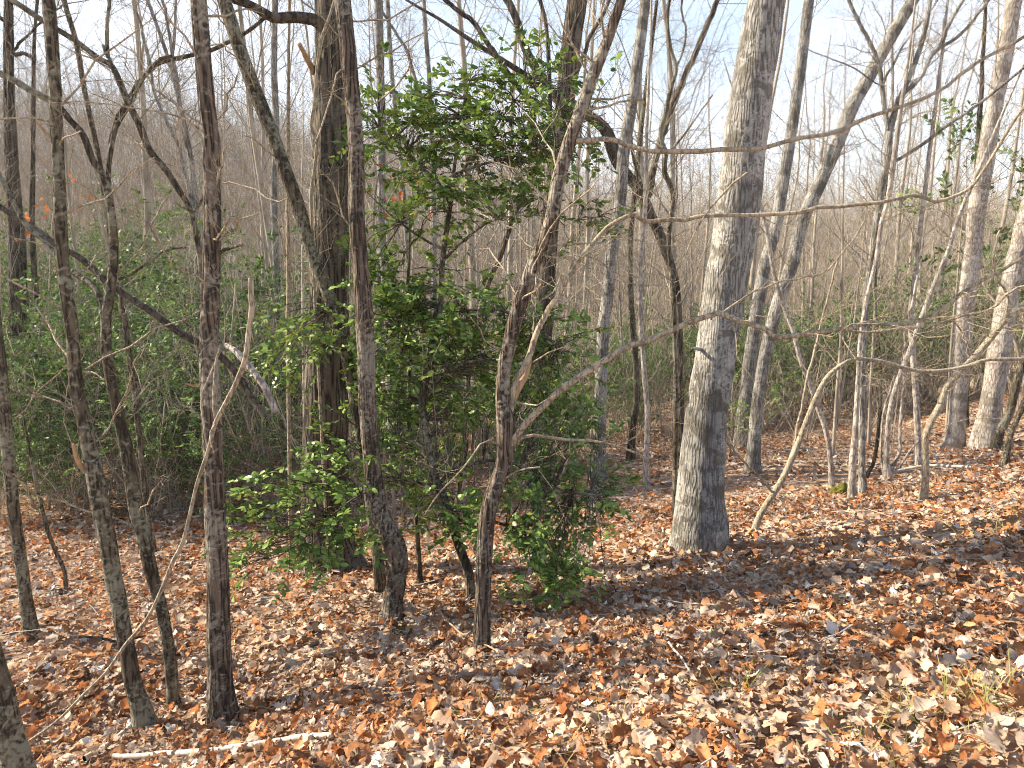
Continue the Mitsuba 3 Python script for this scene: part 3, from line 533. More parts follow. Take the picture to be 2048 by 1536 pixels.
def leaves(base, along, normal, length, width, K, C, outline, rng, curl=1.0, bend=0.6, ruffle=0.0, fold=0.0, crumple=0.0):
    """Leaf blades. base, along, normal (n, 3); outline(t, n) -> half width share (n, K). Returns verts (n*K*C), faces, C, K."""
    n = len(base)
    t = np.linspace(0, 1, K)
    a = norm(along)
    nz = norm(normal - a * (normal * a).sum(-1, keepdims=True))
    b = np.cross(nz, a)
    hw = outline(t, n) * np.reshape(width, (-1, 1)) * 0.5
    c = np.linspace(-1, 1, C)
    v = hw[:, :, None] * c
    L = np.reshape(length, (-1, 1, 1))
    uu = np.broadcast_to(t[None, :, None] * L, v.shape)
    kc = np.reshape(curl, (-1, 1, 1)) / np.maximum(np.reshape(width, (-1, 1, 1)), 1e-4)
    kc = np.where(np.abs(kc) < 1e-3, 1e-3, kc)
    vv = np.sin(kc * v) / kc
    zz = (1 - np.cos(kc * v)) / kc + np.reshape(fold, (-1, 1, 1)) * np.abs(v)
    kb = np.reshape(bend, (-1, 1, 1)) / L
    kb = np.where(np.abs(kb) < 1e-3, 1e-3, kb)
    if np.any(ruffle):
        ph = rng.uniform(0, 6.28, (n, 1, 1))
        zz = zz + np.reshape(ruffle, (-1, 1, 1)) * L * (np.sin(uu / L * 9 + ph) * np.abs(c) + 0.6 * np.sin(uu / L * 5 + 3 * c + 2 * ph))
    if crumple:
        zz = zz + L * rng.normal(0, crumple, zz.shape)
    mu = uu - L / 2
    xx = (np.sin(kb * mu)) / kb - zz * np.sin(kb * mu)
    hh = (1 - np.cos(kb * mu)) / kb + zz * np.cos(kb * mu)
    xx = xx + L / 2
    V = base[:, None, None] + xx[..., None] * a[:, None, None] + vv[..., None] * b[:, None, None] + hh[..., None] * nz[:, None, None]
    i, j = np.meshgrid(np.arange(K - 1), np.arange(C - 1), indexing='ij')
    q = np.stack([i * C + j, (i + 1) * C + j, (i + 1) * C + j + 1, i * C + j + 1], -1).reshape(-1, 4)
    f = np.vstack([q[:, [0, 1, 2]], q[:, [0, 2, 3]]])
    f = (f[None] + (np.arange(n) * K * C)[:, None, None]).reshape(-1, 3)
    return V.reshape(-1, 3), f


def oak_outline(rng):
    """Half widths of mixed fallen leaves: lobed oak, oval beech, narrow chestnut."""
    def fn(t, n):
        kind = rng.random((n, 1))
        e = np.sin(np.pi * np.clip(t, 0.0, 1) ** rng.uniform(0.8, 1.3, (n, 1))) ** np.where(kind < 0.5, 0.7, 1.05)
        saw = np.abs(((t[None] * rng.uniform(2.6, 3.8, (n, 1)) + rng.random((n, 1))) % 1.0) * 2 - 1)
        lob = np.where(kind < 0.5, rng.uniform(0.45, 0.85, (n, 1)), rng.uniform(0.0, 0.15, (n, 1)))
        return np.maximum(e * (1 - lob * saw) * np.where(kind > 0.8, 0.55, 1.0), 0.025)
    return fn


def holly_outline(t, n):
    e = np.sin(np.pi * t ** 0.9) ** 0.75
    return np.broadcast_to(np.maximum(e * (1 + 0.16 * np.cos(2 * np.pi * 4 * t)), 0.03), (n, len(t)))


def plain_outline(t, n):
    return np.broadcast_to(np.maximum(np.sin(np.pi * t ** 0.95) ** 0.8, 0.04), (n, len(t)))


# ------------------------------------------------------------------ fallen leaves on the forest floor
def litter(n, rng, y0, y1, K, C, size=(0.04, 0.145), spread=1.0):
    """Fallen leaves lying over the floor between the distances y0 and y1, denser than they need be to cover it."""
    y = np.sqrt(rng.uniform(y0 * y0, y1 * y1, n))
    x = rng.uniform(-0.80, 0.80, n) * (y + 0.8)
    z = ground_z(x, y)
    e = 0.05
    nx, ny = (ground_z(x + e, y) - z) / e, (ground_z(x, y + e) - z) / e
    N = norm(np.stack([-nx, -ny, np.ones(n)], -1))
    yaw = rng.uniform(0, 2 * np.pi, n)
    a = np.stack([np.cos(yaw), np.sin(yaw), rng.normal(0, 0.36, n)], -1)
    N = norm(N + rng.normal(0, 0.44, (n, 3)))
    L = size[0] + (size[1] - size[0]) * rng.beta(1.6, 2.4, n)
    W = L * rng.uniform(0.5, 0.95, n)
    h = rng.uniform(0.0, 0.045, n) * spread
    a = norm(a)
    base = np.stack([x, y, z + 0.012 + h], -1) - a * L[:, None] / 2
    V, F = leaves(base, a, N, L, W, K, C, oak_outline(rng), rng, curl=rng.normal(0.6, 2.0, n), bend=rng.normal(0.2, 1.4, n), ruffle=rng.uniform(0.02, 0.10, n), crumple=0.022)
    c = DRY[rng.choice(len(DRY), n, p=DRYP)]
    tone = nnoise(np.stack([x * 0.9, y * 0.9, x * 0], -1), 21)[:, None]
    grey = np.array([[0.50, 0.41, 0.34]])
    c = np.where(rng.random((n, 1)) < 0.4 * tone, grey, c) * rng.uniform(0.5, 1.15, (n, 1))
    c = np.repeat(c, K * C, 0) * np.where(np.tile(np.arange(K * C) % C == C // 2, n), 1.12, 1.0)[:, None] * rng.uniform(0.88, 1.08, (n * K * C, 1))
    return V, F, np.clip(c, 0.01, 0.8), np.hypot(x, y)


rng = np.random.default_rng(31)
V, F, CC, dist = litter(9500, rng, 1.75, 4.6, 14, 5, spread=1.5)
nv, nf = 14 * 5, 13 * 4 * 2
# those that show largest: nearest to the camera, and inside the frame
mid = V.reshape(-1, nv, 3).mean(1)
rel = mid - CAM
dep = rel @ FWD
pxx, pyy = 1024 + FPX * rel[:, 0] / dep, 768 - FPX * (rel @ UPV) / dep
inside = (pxx > 10) & (pxx < 2038) & (pyy < 1526) & (pyy > 900)
top = mid[:, 2] - ground_z(mid[:, 0], mid[:, 1])
score = np.where(inside, dep - 25 * np.clip(top, 0, 0.06), 1e9)
pick = np.argsort(score)[:300]
Vb, Cb, Fb = V.reshape(-1, nv, 3), CC.reshape(-1, nv, 3), F[:nf]
for i in pick:
    part('forest_floor', 'leaf', (Vb[i], Fb), 'dry_leaf', color=Cb[i])
rest = np.setdiff1d(np.arange(len(Vb)), pick)
sets = [(Vb[rest].reshape(-1, 3), (Fb[None] + (np.arange(len(rest)) * nv)[:, None, None]).reshape(-1, 3), Cb[rest].reshape(-1, 3))]
V, F, CC, _ = litter(16000, rng, 1.75, 6.0, 4, 3, size=(0.012, 0.06), spread=1.2)
sets.append((V, F, CC))
for n, y0, y1, K, C in ((20000, 4.5, 9.5, 7, 3), (30000, 9.0, 19.0, 5, 3), (30000, 18.0, 36.0, 3, 3)):
    sets.append(litter(n, rng, y0, y1, K, C, spread=1.3)[:3])
v, f = join([(s[0], s[1]) for s in sets])
part('forest_floor', 'fallen_leaves', (v, f), 'dry_leaf', color=np.vstack([s[2] for s in sets]), kind='stuff', label='carpet of smaller and farther fallen leaves')

# ------------------------------------------------------------------ evergreens


def green(n, rng, lo=(0.06, 0.12, 0.027), hi=(0.25, 0.37, 0.08), odd=0.09):
    t = rng.random((n, 1)) ** 1.4
    c = np.array(lo) * (1 - t) + np.array(hi) * t
    return np.where(rng.random((n, 1)) < odd, [[0.22, 0.25, 0.06]], c)


def sprays(centres, outward, rng, twig=0.25, n_leaf=9, L=(0.045, 0.075), wr=0.5, K=5, C=3, outline=holly_outline, flat=0.5, lo=(0.06, 0.12, 0.027), hi=(0.25, 0.37, 0.08)):
    """Leafy twigs: from each centre a twig runs along outward with alternate leaves. Returns twig polylines, radii, leaf verts, faces, colours."""
    n = len(centres)
    s = np.linspace(0, 1, 5)
    d = norm(outward)
    droop = np.array([0, 0, -0.22])
    P = centres[:, None] + twig * rng.uniform(0.6, 1.2, (n, 1, 1)) * (d[:, None] * s[:, None] + droop * s[:, None] ** 2 + np.cumsum(rng.normal(0, 0.03, (n, 5, 3)), 1) * s[:, None])
    R = np.full((n, 5), 0.0028) * (1 - 0.6 * s)
    t = np.linspace(0.15, 1.0, n_leaf) * 4
    i = np.minimum(t.astype(int), 3)
    w = (t - i)[:, None]
    pos = P[:, i] * (1 - w) + P[:, i + 1] * w
    tan = norm(P[:, i + 1] - P[:, i])
    upish = norm(np.array([0, 0, 1.0]) + rng.normal(0, 0.35, (n, 1, 3)))
    side = norm(np.cross(tan, upish)) * np.where(np.arange(n_leaf) % 2 == 0, 1, -1)[None, :, None]
    a = norm(tan * rng.uniform(0.3, 0.9, (n, n_leaf, 1)) + side + np.array([0, 0, -0.1]) + rng.normal(0, 0.25, (n, n_leaf, 3)))
    N = norm(np.broadcast_to(upish, a.shape) + rng.normal(0, 0.45, a.shape))
    m = n * n_leaf
    LL = rng.uniform(*L, m)
    V, F = leaves(pos.reshape(-1, 3), a.reshape(-1, 3), N.reshape(-1, 3), LL, LL * wr * rng.uniform(0.8, 1.2, m), K, C, outline, rng, curl=rng.normal(-0.5, 0.4, m), bend=rng.normal(-0.5, 0.4, m), fold=0.12)
    c = np.repeat(green(m, rng, lo, hi), K * C, 0)
    return P, R, V, F, c


# the holly
hol = 6.1
HK = thing('holly_tree', 'bushy green holly tree with spiny glossy leaves behind the crooked forked tree', 'holly')
hs = [
    ([(942, 1200, 22), (938, 1150, 20), (925, 1111, 19), (905, 1051, 19), (885, 990, 19), (871, 961, 19), (861, 910, 19), (850, 876, 18), (845, 808, 17), (850, 760, 16), (861, 712, 15), (874, 650, 13), (882, 602, 12), (884, 534, 11), (892, 470, 10), (902, 400, 9), (908, 340, 7), (915, 290, 6), (925, 220, 4), (940, 160, 3)], 'trunk'),
    ([(900, 415, 6), (880, 370, 6), (850, 340, 5), (810, 305, 4), (770, 270, 3), (745, 230, 2)], 'branch'),
    ([(905, 380, 5), (940, 320, 5), (980, 270, 4), (1030, 200, 3), (1070, 160, 2)], 'branch'),
    ([(905, 350, 5), (960, 330, 5), (1020, 315, 4), (1090, 290, 3), (1150, 250, 2), (1190, 215, 2)], 'branch'),
    ([(890, 500, 6), (850, 480, 5), (800, 445, 4), (760, 410, 3), (730, 380, 2)], 'branch'),
    ([(888, 520, 6), (930, 480, 5), (990, 440, 4), (1060, 430, 3), (1150, 440, 2), (1210, 430, 2)], 'branch'),
    ([(878, 640, 8), (930, 620, 6), (990, 620, 5), (1050, 640, 4), (1110, 690, 3)], 'branch'),
    ([(855, 740, 8), (820, 690, 6), (790, 650, 5), (750, 620, 4), (700, 610, 3), (640, 640, 3)], 'branch'),
    ([(848, 800, 8), (900, 740, 6), (960, 720, 5), (1020, 740, 4), (1090, 790, 3)], 'branch'),
    ([(875, 970, 9), (935, 930, 7), (1000, 920, 6), (1070, 950, 5), (1140, 985, 4), (1210, 990, 3)], 'branch'),
    ([(860, 910, 9), (810, 880, 6), (770, 890, 5), (720, 930, 4), (650, 970, 4), (580, 1020, 3), (520, 1080, 2)], 'branch'),
    ([(900, 1040, 8), (960, 1040, 6), (1040, 1060, 5), (1110, 1090, 4), (1150, 1130, 3)], 'branch'),
    ([(880, 985, 8), (800, 960, 5), (720, 990, 4), (640, 1050, 4), (560, 1110, 3), (490, 1130, 2)], 'branch'),
]
hpaths = []
rng = np.random.default_rng(77)
hy = hit(942, 1200)[1]
for rows, nm in hs:
    a = np.array(rows, float)
    s = np.linspace(0, 1, len(a))
    dy = 0 if nm == 'trunk' else rng.uniform(-0.7, 0.5)
    lean = (1200 - a[:, 1]) / 1000 * 0.3
    P, R = smooth_path(np.column_stack([a, hy + lean + dy * (s if nm != 'trunk' else 0)]), 0.05)
    if nm == 'trunk':
        P = np.vstack([P[0] + [0, 0, -0.3], P])
        R = np.concatenate([R[:1], R])
    hpaths.append((P, R))
    part(HK, nm, rough_tube(P, R, 10 if nm == 'trunk' else 6, 0.05, 40, 0.5, 5), 'bark_mossy')
allP = np.vstack([p for p, _ in hpaths])
CL = [  # px, py, depth offset, rx px, ry px, sprays
    (905, 195, 0.1, 95, 60, 20), (985, 175, 0.1, 55, 55, 12), (1080, 150, 0.0, 70, 55, 14), (1150, 200, 0.1, 60, 60, 8), (760, 250, 0.0, 45, 70, 14), (820, 270, 0.1, 90, 65, 26),
    (930, 265, 0.0, 110, 70, 46), (1040, 270, -0.1, 90, 70, 34), (1140, 300, 0.1, 75, 45, 12), (990, 345, 0.2, 120, 40, 22), (830, 345, 0.2, 70, 50, 14), (920, 395, -0.2, 90, 45, 22), (800, 430, 0.0, 80, 40, 12), (1010, 410, 0.2, 90, 40, 18),
    (1160, 430, 0.2, 90, 35, 14), (760, 540, 0.0, 60, 60, 14), (900, 500, 0.1, 70, 50, 8),
    (800, 620, -0.1, 80, 55, 34), (900, 620, -0.1, 100, 50, 36), (1000, 660, 0.0, 90, 60, 30), (1080, 700, -0.1, 70, 70, 30), (780, 700, 0.1, 60, 60, 26), (890, 710, 0.0, 90, 60, 36), (980, 760, 0.3, 90, 70, 30), (800, 800, 0.1, 70, 70, 24), (900, 830, 0.2, 80, 70, 26), (1090, 800, 0.2, 80, 60, 20),
    (640, 650, -0.2, 90, 35, 12), (590, 700, 0.1, 60, 60, 10), (1150, 880, 0.2, 90, 60, 20), (1060, 930, 0.1, 70, 60, 20), (1120, 980, -0.1, 100, 60, 30), (1200, 990, 0.0, 55, 45, 12), (1070, 1060, -0.3, 90, 60, 30), (1120, 1120, -0.4, 60, 70, 18), (920, 1030, -0.2, 60, 50, 18), (850, 960, 0.2, 90, 60, 22), (790, 890, 0.2, 60, 60, 18),
    (640, 910, -0.2, 70, 50, 18), (700, 950, -0.3, 60, 50, 18), (620, 985, -0.5, 100, 55, 34), (560, 1060, -0.6, 90, 55, 30), (660, 1060, -0.5, 70, 50, 24), (500, 1010, -0.5, 50, 60, 14), (590, 1120, -0.7, 80, 40, 18), (480, 1100, -0.5, 50, 50, 10), (740, 1050, -0.5, 60, 40, 8), (680, 860, 0.0, 60, 50, 10)]
cen = []
for px, py, dy, rx, ry, m in CL:
    m = int(m * (1.9 if py < 450 else 0.9 if px < 760 and py > 840 else 2.1))
    rx, ry = (rx * 1.2, ry * 1.2) if px < 760 and py > 840 else (rx, ry)
    c = at(px, py, hy + (1200 - py) / 1000 * 0.3 + dy)
    sc = c[1] / FPX
    g = rng.normal(0, 0.5, (m, 3))
    cen.append(c + g * np.array([rx * sc, 0.7 * rx * sc, ry * sc]))
cen = np.vstack(cen)
# each spray hangs on a short side twig from the nearest limb
d2 = ((cen[:, None] - allP[None, ::3]) ** 2).sum(-1) + 0.4 * np.maximum(allP[None, ::3, 2] - cen[:, None, 2], 0) ** 2
near = allP[::3][np.argmin(d2, 1)]
gap = cen - near
s = np.linspace(0, 1, 7)
link = near[:, None] + gap[:, None] * s[:, None] + np.cumsum(rng.normal(0, 0.012, (len(cen), 7, 3)), 1) * s[:, None] * (1 - s[:, None]) * 3 + np.array([0, 0, 0.12]) * (np.linalg.norm(gap, axis=1)[:, None, None]) * (s * (1 - s))[None, :, None] * 2
lr = np.full((len(cen), 7), 0.0045) * (1 - 0.45 * s)
out = norm(gap + np.array([0, 0, 0.05]) + rng.normal(0, 0.12, gap.shape))
P, R, V, F, CC = sprays(link[:, -1], out, rng, twig=0.22, n_leaf=11, L=(0.038, 0.074), K=8, C=3)
part(HK, 'twigs', join([tubes(link, lr, 4), tubes(P, R, 3)]), 'bark_mossy', kind='stuff')
nv, nf = 24, 28
Vb, Cb, Fb = V.reshape(-1, nv, 3), CC.reshape(-1, nv, 3), F[:nf]
mid = Vb.mean(1)
size = np.linalg.norm(Vb[:, -2] - Vb[:, 1], axis=1) / np.linalg.norm(mid - CAM, axis=1)
pick = np.argsort(-size)[:300]
for i in pick:
    part(HK, 'leaf', (Vb[i], Fb), 'green_leaf', color=Cb[i])
rest = np.setdiff1d(np.arange(len(Vb)), pick)
part(HK, 'foliage', (Vb[rest].reshape(-1, 3), (Fb[None] + (np.arange(len(rest)) * nv)[:, None, None]).reshape(-1, 3)), 'green_leaf', color=Cb[rest].reshape(-1, 3), kind='stuff')


# laurels: a few grown shrubs, each standing in many places
def laurel(seed, H, W, n_spray, n_leaf, L, K, lo, hi, stems=6):
    rng = np.random.default_rng(seed)
    st = []
    for _ in range(stems):
        s = np.linspace(0, 1, 9)
        a = rng.uniform(0, 6.28)
        tip = np.array([math.cos(a), math.sin(a), 0]) * W * rng.uniform(0.15, 0.8) + np.array([0, 0, H * rng.uniform(0.6, 0.95)])
        st.append(np.array([0.1 * math.cos(a), 0.1 * math.sin(a), -0.25]) * (1 - s[:, None]) + tip * s[:, None] + np.cumsum(rng.normal(0, 0.09, (9, 3)), 0) * s[:, None] * H * 0.35)
    SP = np.array(st)
    SR = np.full((stems, 9), 0.022) * (1 - 0.6 * np.linspace(0, 1, 9))
    B, b = children(SP, SR, 9, rng, lf=(0.25, 0.55), k=6, tmin=0.3, up=0.25, wig=0.09)
    B2, b2 = children(B, b, 4, rng, lf=(0.3, 0.7), k=5, up=0.2, wig=0.1, rmin=0.003)
    ends = np.concatenate([B[:, -1], B2[:, -1], B2[:, 2]])
    dirs = np.concatenate([B[:, -1] - B[:, -2], B2[:, -1] - B2[:, -2], B2[:, 2] - B2[:, 1]])
    pick = rng.permutation(len(ends))[:n_spray]
    P, R, V, F, C = sprays(ends[pick], norm(dirs[pick]) + [0, 0, 0.2], rng, twig=0.22, n_leaf=n_leaf, L=L, wr=0.42, K=K, C=3, outline=plain_outline, lo=lo, hi=hi)
    return join([tubes(SP, SR, 6), tubes(B, b, 4), tubes(B2, b2, 3), tubes(P, R, 3)]), (V, F), C


def prototypes(prefix, makes):
    for i, parts_ in enumerate(makes):
        g = {'type': 'shapegroup'}
        for nm, mesh, mat, kw in parts_:
            g[nm] = mikit.ply(mesh, mat, smooth=kw.get('smooth', True), **({'color': kw['color']} if 'color' in kw else {}))
        scene[f'{prefix}_{i}'] = g


def stand(name, proto, x, y, rng, scale=1.0, lean=3.0, sink=0.1, label=None, cat=None, group=None, stuff=None, zrot=None):
    z = float(ground_z(x, y)) - sink
    m = T().translate([float(x), float(y), z]).rotate([0, 0, 1], float(rng.uniform(0, 360) if zrot is None else zrot)).rotate([1, 0, 0], float(rng.normal(0, lean))).scale([float(scale)] * 3)
    if stuff:
        key = stuff
    else:
        key = thing(name, label, cat, group)
    scene[key] = {'type': 'instance', 'g': {'type': 'ref', 'id': proto}, 'to_world': m}
    return key


makes = []
for i in range(5):
    tw, lv, c = laurel(100 + i, 2.6 + 0.25 * i, 1.7, 330, 12, (0.055, 0.095), 4, (0.06, 0.115, 0.036), (0.19, 0.30, 0.09))
    makes.append([('stems', tw, 'bark_wood', {}), ('foliage', lv, 'laurel_leaf', {'color': c})])
prototypes('laurel_form', makes)
tw, lv, c = laurel(140, 1.5, 0.7, 90, 8, (0.05, 0.08), 4, (0.16, 0.26, 0.05), (0.30, 0.42, 0.10), stems=4)
prototypes('young_form', [[('stems', tw, 'bark_wood', {}), ('foliage', lv, 'green_leaf', {'color': c})]])
rng = np.random.default_rng(5)
spots = []
for px, Y, sc in [(-20, 9.6, 0.6), (60, 9.9, 0.7), (150, 9.7, 0.55), (240, 9.9, 0.65), (330, 10.0, 0.6), (395, 10.2, 0.7), (470, 10.0, 0.6), (545, 10.4, 0.7), (20, 10.2, 1.0), (120, 11.2, 1.1), (215, 10.6, 1.0), (320, 11.5, 1.1), (410, 10.8, 1.0), (500, 11.6, 1.05), (575, 12.5, 1.0), (70, 13.0, 1.15), (180, 13.6, 1.2), (290, 14.0, 1.2), (390, 13.4, 1.15), (480, 14.2, 1.2), (570, 15.0, 1.1), (-60, 12.0, 1.1),
                  (110, 16.0, 1.2), (240, 16.5, 1.25), (350, 17.0, 1.2), (450, 17.5, 1.2), (40, 24, 1.5), (140, 25, 1.5), (230, 26, 1.5), (330, 25, 1.5), (420, 27, 1.4), (90, 30, 1.6), (280, 31, 1.6), (380, 33, 1.5), (500, 30, 1.4), (180, 35, 1.6), (0, 15.5, 1.2), (540, 18.5, 1.1), (-80, 16.5, 1.2), (150, 20.0, 1.2), (300, 21.0, 1.2), (20, 20.0, 1.2), (430, 22.0, 1.1)]:
    x = (px - 1024) / FPX * Y + rng.normal(0, 0.25)
    spots.append((x, Y + rng.normal(0, 0.3), sc * rng.uniform(0.85, 1.15), 0))
for px, Y, sc in [(740, 10.5, 0.8), (830, 11.5, 0.9), (980, 11.0, 0.75), (1060, 12.5, 0.85), (1130, 14.0, 0.9), (780, 13.5, 1.0), (890, 14.5, 1.0), (1010, 15.5, 0.95), (1100, 17.0, 0.95), (1240, 17.5, 0.75), (1180, 19.0, 0.9), (1330, 20.0, 0.8), (690, 15.5, 1.0), (950, 18.5, 1.0)]:
    x = (px - 1024) / FPX * Y + rng.normal(0, 0.25)
    spots.append((x, Y, sc * rng.uniform(0.85, 1.1), 1))
for px, Y, sc in [(1420, 25, 0.9), (1500, 23.5, 0.8), (1570, 26, 0.8), (1650, 27, 0.9), (1740, 25, 0.8), (1830, 27, 0.9), (1920, 24, 0.8), (2000, 26, 1.0), (1460, 30, 1.0), (1600, 31, 1.0), (1780, 31, 1.0), (1880, 30, 1.0), (2050, 20, 1.3), (2080, 17, 1.3), (1700, 34, 1.1), (1350, 27, 1.0), (1260, 26, 1.0)] + [(1230 + 37 * q + 23 * (q % 3), 19.5 + 2.1 * (q % 5), 0.75 + 0.08 * (q % 4)) for q in range(24)] + [(1290 + 61 * q, 18.2 + 1.3 * (q % 4), 0.95 + 0.09 * (q % 3)) for q in range(12)]:
    x = (px - 1024) / FPX * Y + rng.normal(0, 0.3)
    spots.append((x, Y, sc * rng.uniform(0.85, 1.1), 2))
# ------------------------------------------------------------------ bare trees and saplings that fill the wood


def bare_tree(seed, H, r, n1, n2, n3, low=0.25, k0=14, ka=8, kb=6, fine=0.004, wide=(25, 65)):
    rng = np.random.default_rng(seed)
    s = np.linspace(0, 1, k0)
    bend = np.cumsum(rng.normal(0, 0.05, (k0, 3)), 0) * s[:, None] * H * 0.12 * np.array([1, 1, 0])
    P = np.stack([0 * s, 0 * s, s * H - 0.3], -1) + bend
    R = r * (1 - 0.82 * s ** 1.1)
    R[0] *= 1.25
    A, a = children(P[None], R[None], n1, rng, lf=(0.18, 0.42), ang=wide, k=ka, up=0.2, tmin=low, rf=0.3, wig=0.06, tip=0.55)
    B, b = children(A, a, n2, rng, lf=(0.25, 0.55), k=kb, up=0.12, rf=0.5, rmin=fine, wig=0.08)
    parts_ = [tubes(A, a, 5 if ka > 5 else 3), tubes(B, b, 3)]
    if n3:
        C, c = children(B, b, n3, rng, lf=(0.25, 0.6), k=4, up=0.08, rf=0.6, rmin=0.0038, wig=0.09)
        parts_.append(tubes(C, c, 3))
    return (P, R), join(parts_)


makes = []
for i in range(8):
    (P, R), cr = bare_tree(200 + i, 13 + 1.0 * i, 0.07 + 0.016 * (i % 5), 20, 6, 6, low=0.12)
    makes.append([('trunk', rough_tube(P, R, 9, 0.03, 20, 0.2, i), 'bark_wood', {}), ('crown', cr, 'bark_wood', {})])
prototypes('bare_form', makes)
makes = []
for i in range(8):
    (P, R), cr = bare_tree(300 + i, 3.5 + 0.6 * i, 0.016 + 0.0035 * i, 16, 4, 2, low=0.12, k0=10)
    makes.append([('stem', tubes(P[None], R[None], 6), 'bark_wood', {}), ('twigs', cr, 'bark_wood', {})])
prototypes('sapling_form', makes)
def brush(seed, H):
    rng = np.random.default_rng(seed)
    m = 7
    s = np.linspace(0, 1, 8)
    a = rng.uniform(0, 6.28, m)
    tip = np.stack([np.cos(a) * H * 0.35, np.sin(a) * H * 0.35, np.full(m, H) * rng.uniform(0.6, 1.0, m)], -1)
    P = tip[:, None] * s[:, None] + np.cumsum(rng.normal(0, 0.025 * H, (m, 8, 3)), 1) * s[:, None] - np.array([0, 0, 0.15])
    R = np.full((m, 8), 0.011) * (1 - 0.7 * s)
    A, a_ = children(P, R, 9, rng, lf=(0.25, 0.5), ang=(35, 80), k=6, up=0.05, rf=0.5, wig=0.1, tmin=0.15)
    B, b = children(A, a_, 4, rng, lf=(0.3, 0.6), k=5, up=0.05, rf=0.6, rmin=0.002, wig=0.1)
    return tubes(P, R, 5), join([tubes(A, a_, 3), tubes(B, b, 3)])


makes = []
for i in range(5):
    st, tw = brush(500 + i, 1.5 + 0.35 * i)
    makes.append([('stems', st, 'bark_wood', {}), ('twigs', tw, 'bark_wood', {})])
prototypes('brush_form', makes)
makes = []
for i in range(6):
    (P, R), cr = bare_tree(400 + i, 10 + 1.0 * i, 0.045, 30, 10, 0, low=0.03, k0=8, ka=4, kb=3, fine=0.007, wide=(40, 85))
    makes.append([('tree', join([tubes(P[None], R[None], 5), cr]), 'bark_wood', {})])
prototypes('far_form', makes)

rng = np.random.default_rng(12)
MARKS = [(5, 'the mossy trunk at the picture edge'), (150, 'the mossy crooked trunk'), (215, 'the split lichen tree'), (270, 'the thin dark stem'), (420, 'the straight dark trunk'), (540, 'the hung dead pole'),
         (655, 'the stout dark oak'), (735, 'the kinked reddish trunk'), (860, 'the holly'), (1010, 'the forked tree'), (1085, 'the tall grey trunk'), (1205, 'the black streaked trunk'), (1285, 'the slim grey stem'),
         (1358, 'the twisted tree'), (1430, 'the stoutest grey trunk'), (1500, 'the one-sided blackish trunk'), (1540, 'the leaning grey trunk'), (1600, 'the snaking dead stem'), (1660, 'the arching sapling'),
         (1725, 'the crow-foot tree'), (1790, 'the pale coppice'), (1850, 'the bent sapling'), (1924, 'the first whitish trunk'), (2005, 'the thick whitish trunk')]


def where(x, y, near, far):
    p = 1024 + FPX * x / y
    m = min(MARKS, key=lambda q: abs(q[0] - p))[1]
    q = (y - near) / (far - near)
    return ('close behind ' if q < -0.35 else 'a little way behind ' if q < 0.1 else 'some way behind ' if q < 0.6 else 'well behind ' if q < 1.1 else 'far behind ') + m


def scatter(n, y0, y1, gap, keep):
    out, tries = [], 0
    while len(out) < n and tries < 60000:
        tries += 1
        y = math.sqrt(rng.uniform(y0 * y0, y1 * y1))
        x = rng.uniform(-0.82, 0.82) * y
        if keep(x, y) and all((x - a) ** 2 + (y - b) ** 2 > gap * gap for a, b in out):
            out.append((x, y))
    return out


def zone(x, y):
    p = 1024 + FPX * x / y
    return 0 if p < 640 else 1 if p < 1180 else 2


for i, (x, y, sc, g) in enumerate(spots):
    stand('laurel_bush', f'laurel_form_{i % 5}', x, y, rng, sc, lean=4, label=('big leafy green laurel bush ' if sc > 1.2 else 'leafy green laurel bush ' if sc > 0.95 else 'small green laurel bush ') + where(x, y, 13, 21), cat='bush', group='evergreen laurel bushes')
stand('evergreen_tree', 'laurel_form_2', at(2135, 700, 14.0)[0], 14.0, rng, 1.9, label='tall dense evergreen rising at the picture edge behind the thick whitish trunk', cat='tree')
stand('young_bush', 'young_form_0', at(1487, 800, 13.6)[0], 13.6, rng, 1.0, label='bright yellow green young bush at the foot of the blackish pale trunk', cat='bush')
for i, (x, y) in enumerate(scatter(110, 15, 48, 1.5, lambda x, y: not (x > 1.0 and y < 19) and not (x < -0.25 * y and rng.random() < 0.6))):
    sc = rng.uniform(0.7, 1.1)
    stand('bare_tree', f'bare_form_{i % 8}', x, y, rng, sc, lean=4, label=('tall bare grey tree ' if sc > 0.9 else 'bare slender tree ') + where(x, y, 22, 33), cat='tree', group='bare trees of the wood')
for i, (x, y) in enumerate(scatter(300, 8.5, 30, 0.45, lambda x, y: not (x > 0.3 and y < 11.5) and not (abs(x) < 1.5 and y < 10))):
    sc = rng.uniform(0.7, 1.2)
    stand('sapling', f'sapling_form_{i % 8}', x, y, rng, sc, lean=7, label=('tall twiggy sapling ' if (i % 8) * sc > 4.5 else 'slight twiggy sapling ' if (i % 8) * sc > 2 else 'low twiggy sapling ') + where(x, y, 14, 22), cat='sapling', group='bare saplings of the wood')
for i, (x, y) in enumerate(scatter(170, 9.0, 34, 0.7, lambda x, y: not (x > 0.3 and y < 15) and not (abs(x) < 1.5 and y < 10))):
    sc = rng.uniform(0.8, 1.4)
    stand('bare_shrub', f'brush_form_{i % 5}', x, y, rng, sc, lean=6, label=('broad leafless shrub ' if sc > 1.1 else 'small leafless shrub ') + where(x, y, 15, 23), cat='shrub', group='bare shrubs of the wood')
labels['far_wood'] = {'label': 'distant bare winter wood covering the hillsides beyond the hollow', 'category': 'wood', 'kind': 'stuff'}
for i, (x, y) in enumerate(scatter(2300, 44, 125, 0.8, lambda x, y: True)):
    stand(None, f'far_form_{i % 6}', x, y, rng, rng.uniform(0.65, 1.1), lean=6, stuff=f'far_wood__{i + 1:03d}')

# ------------------------------------------------------------------ small things on the floor


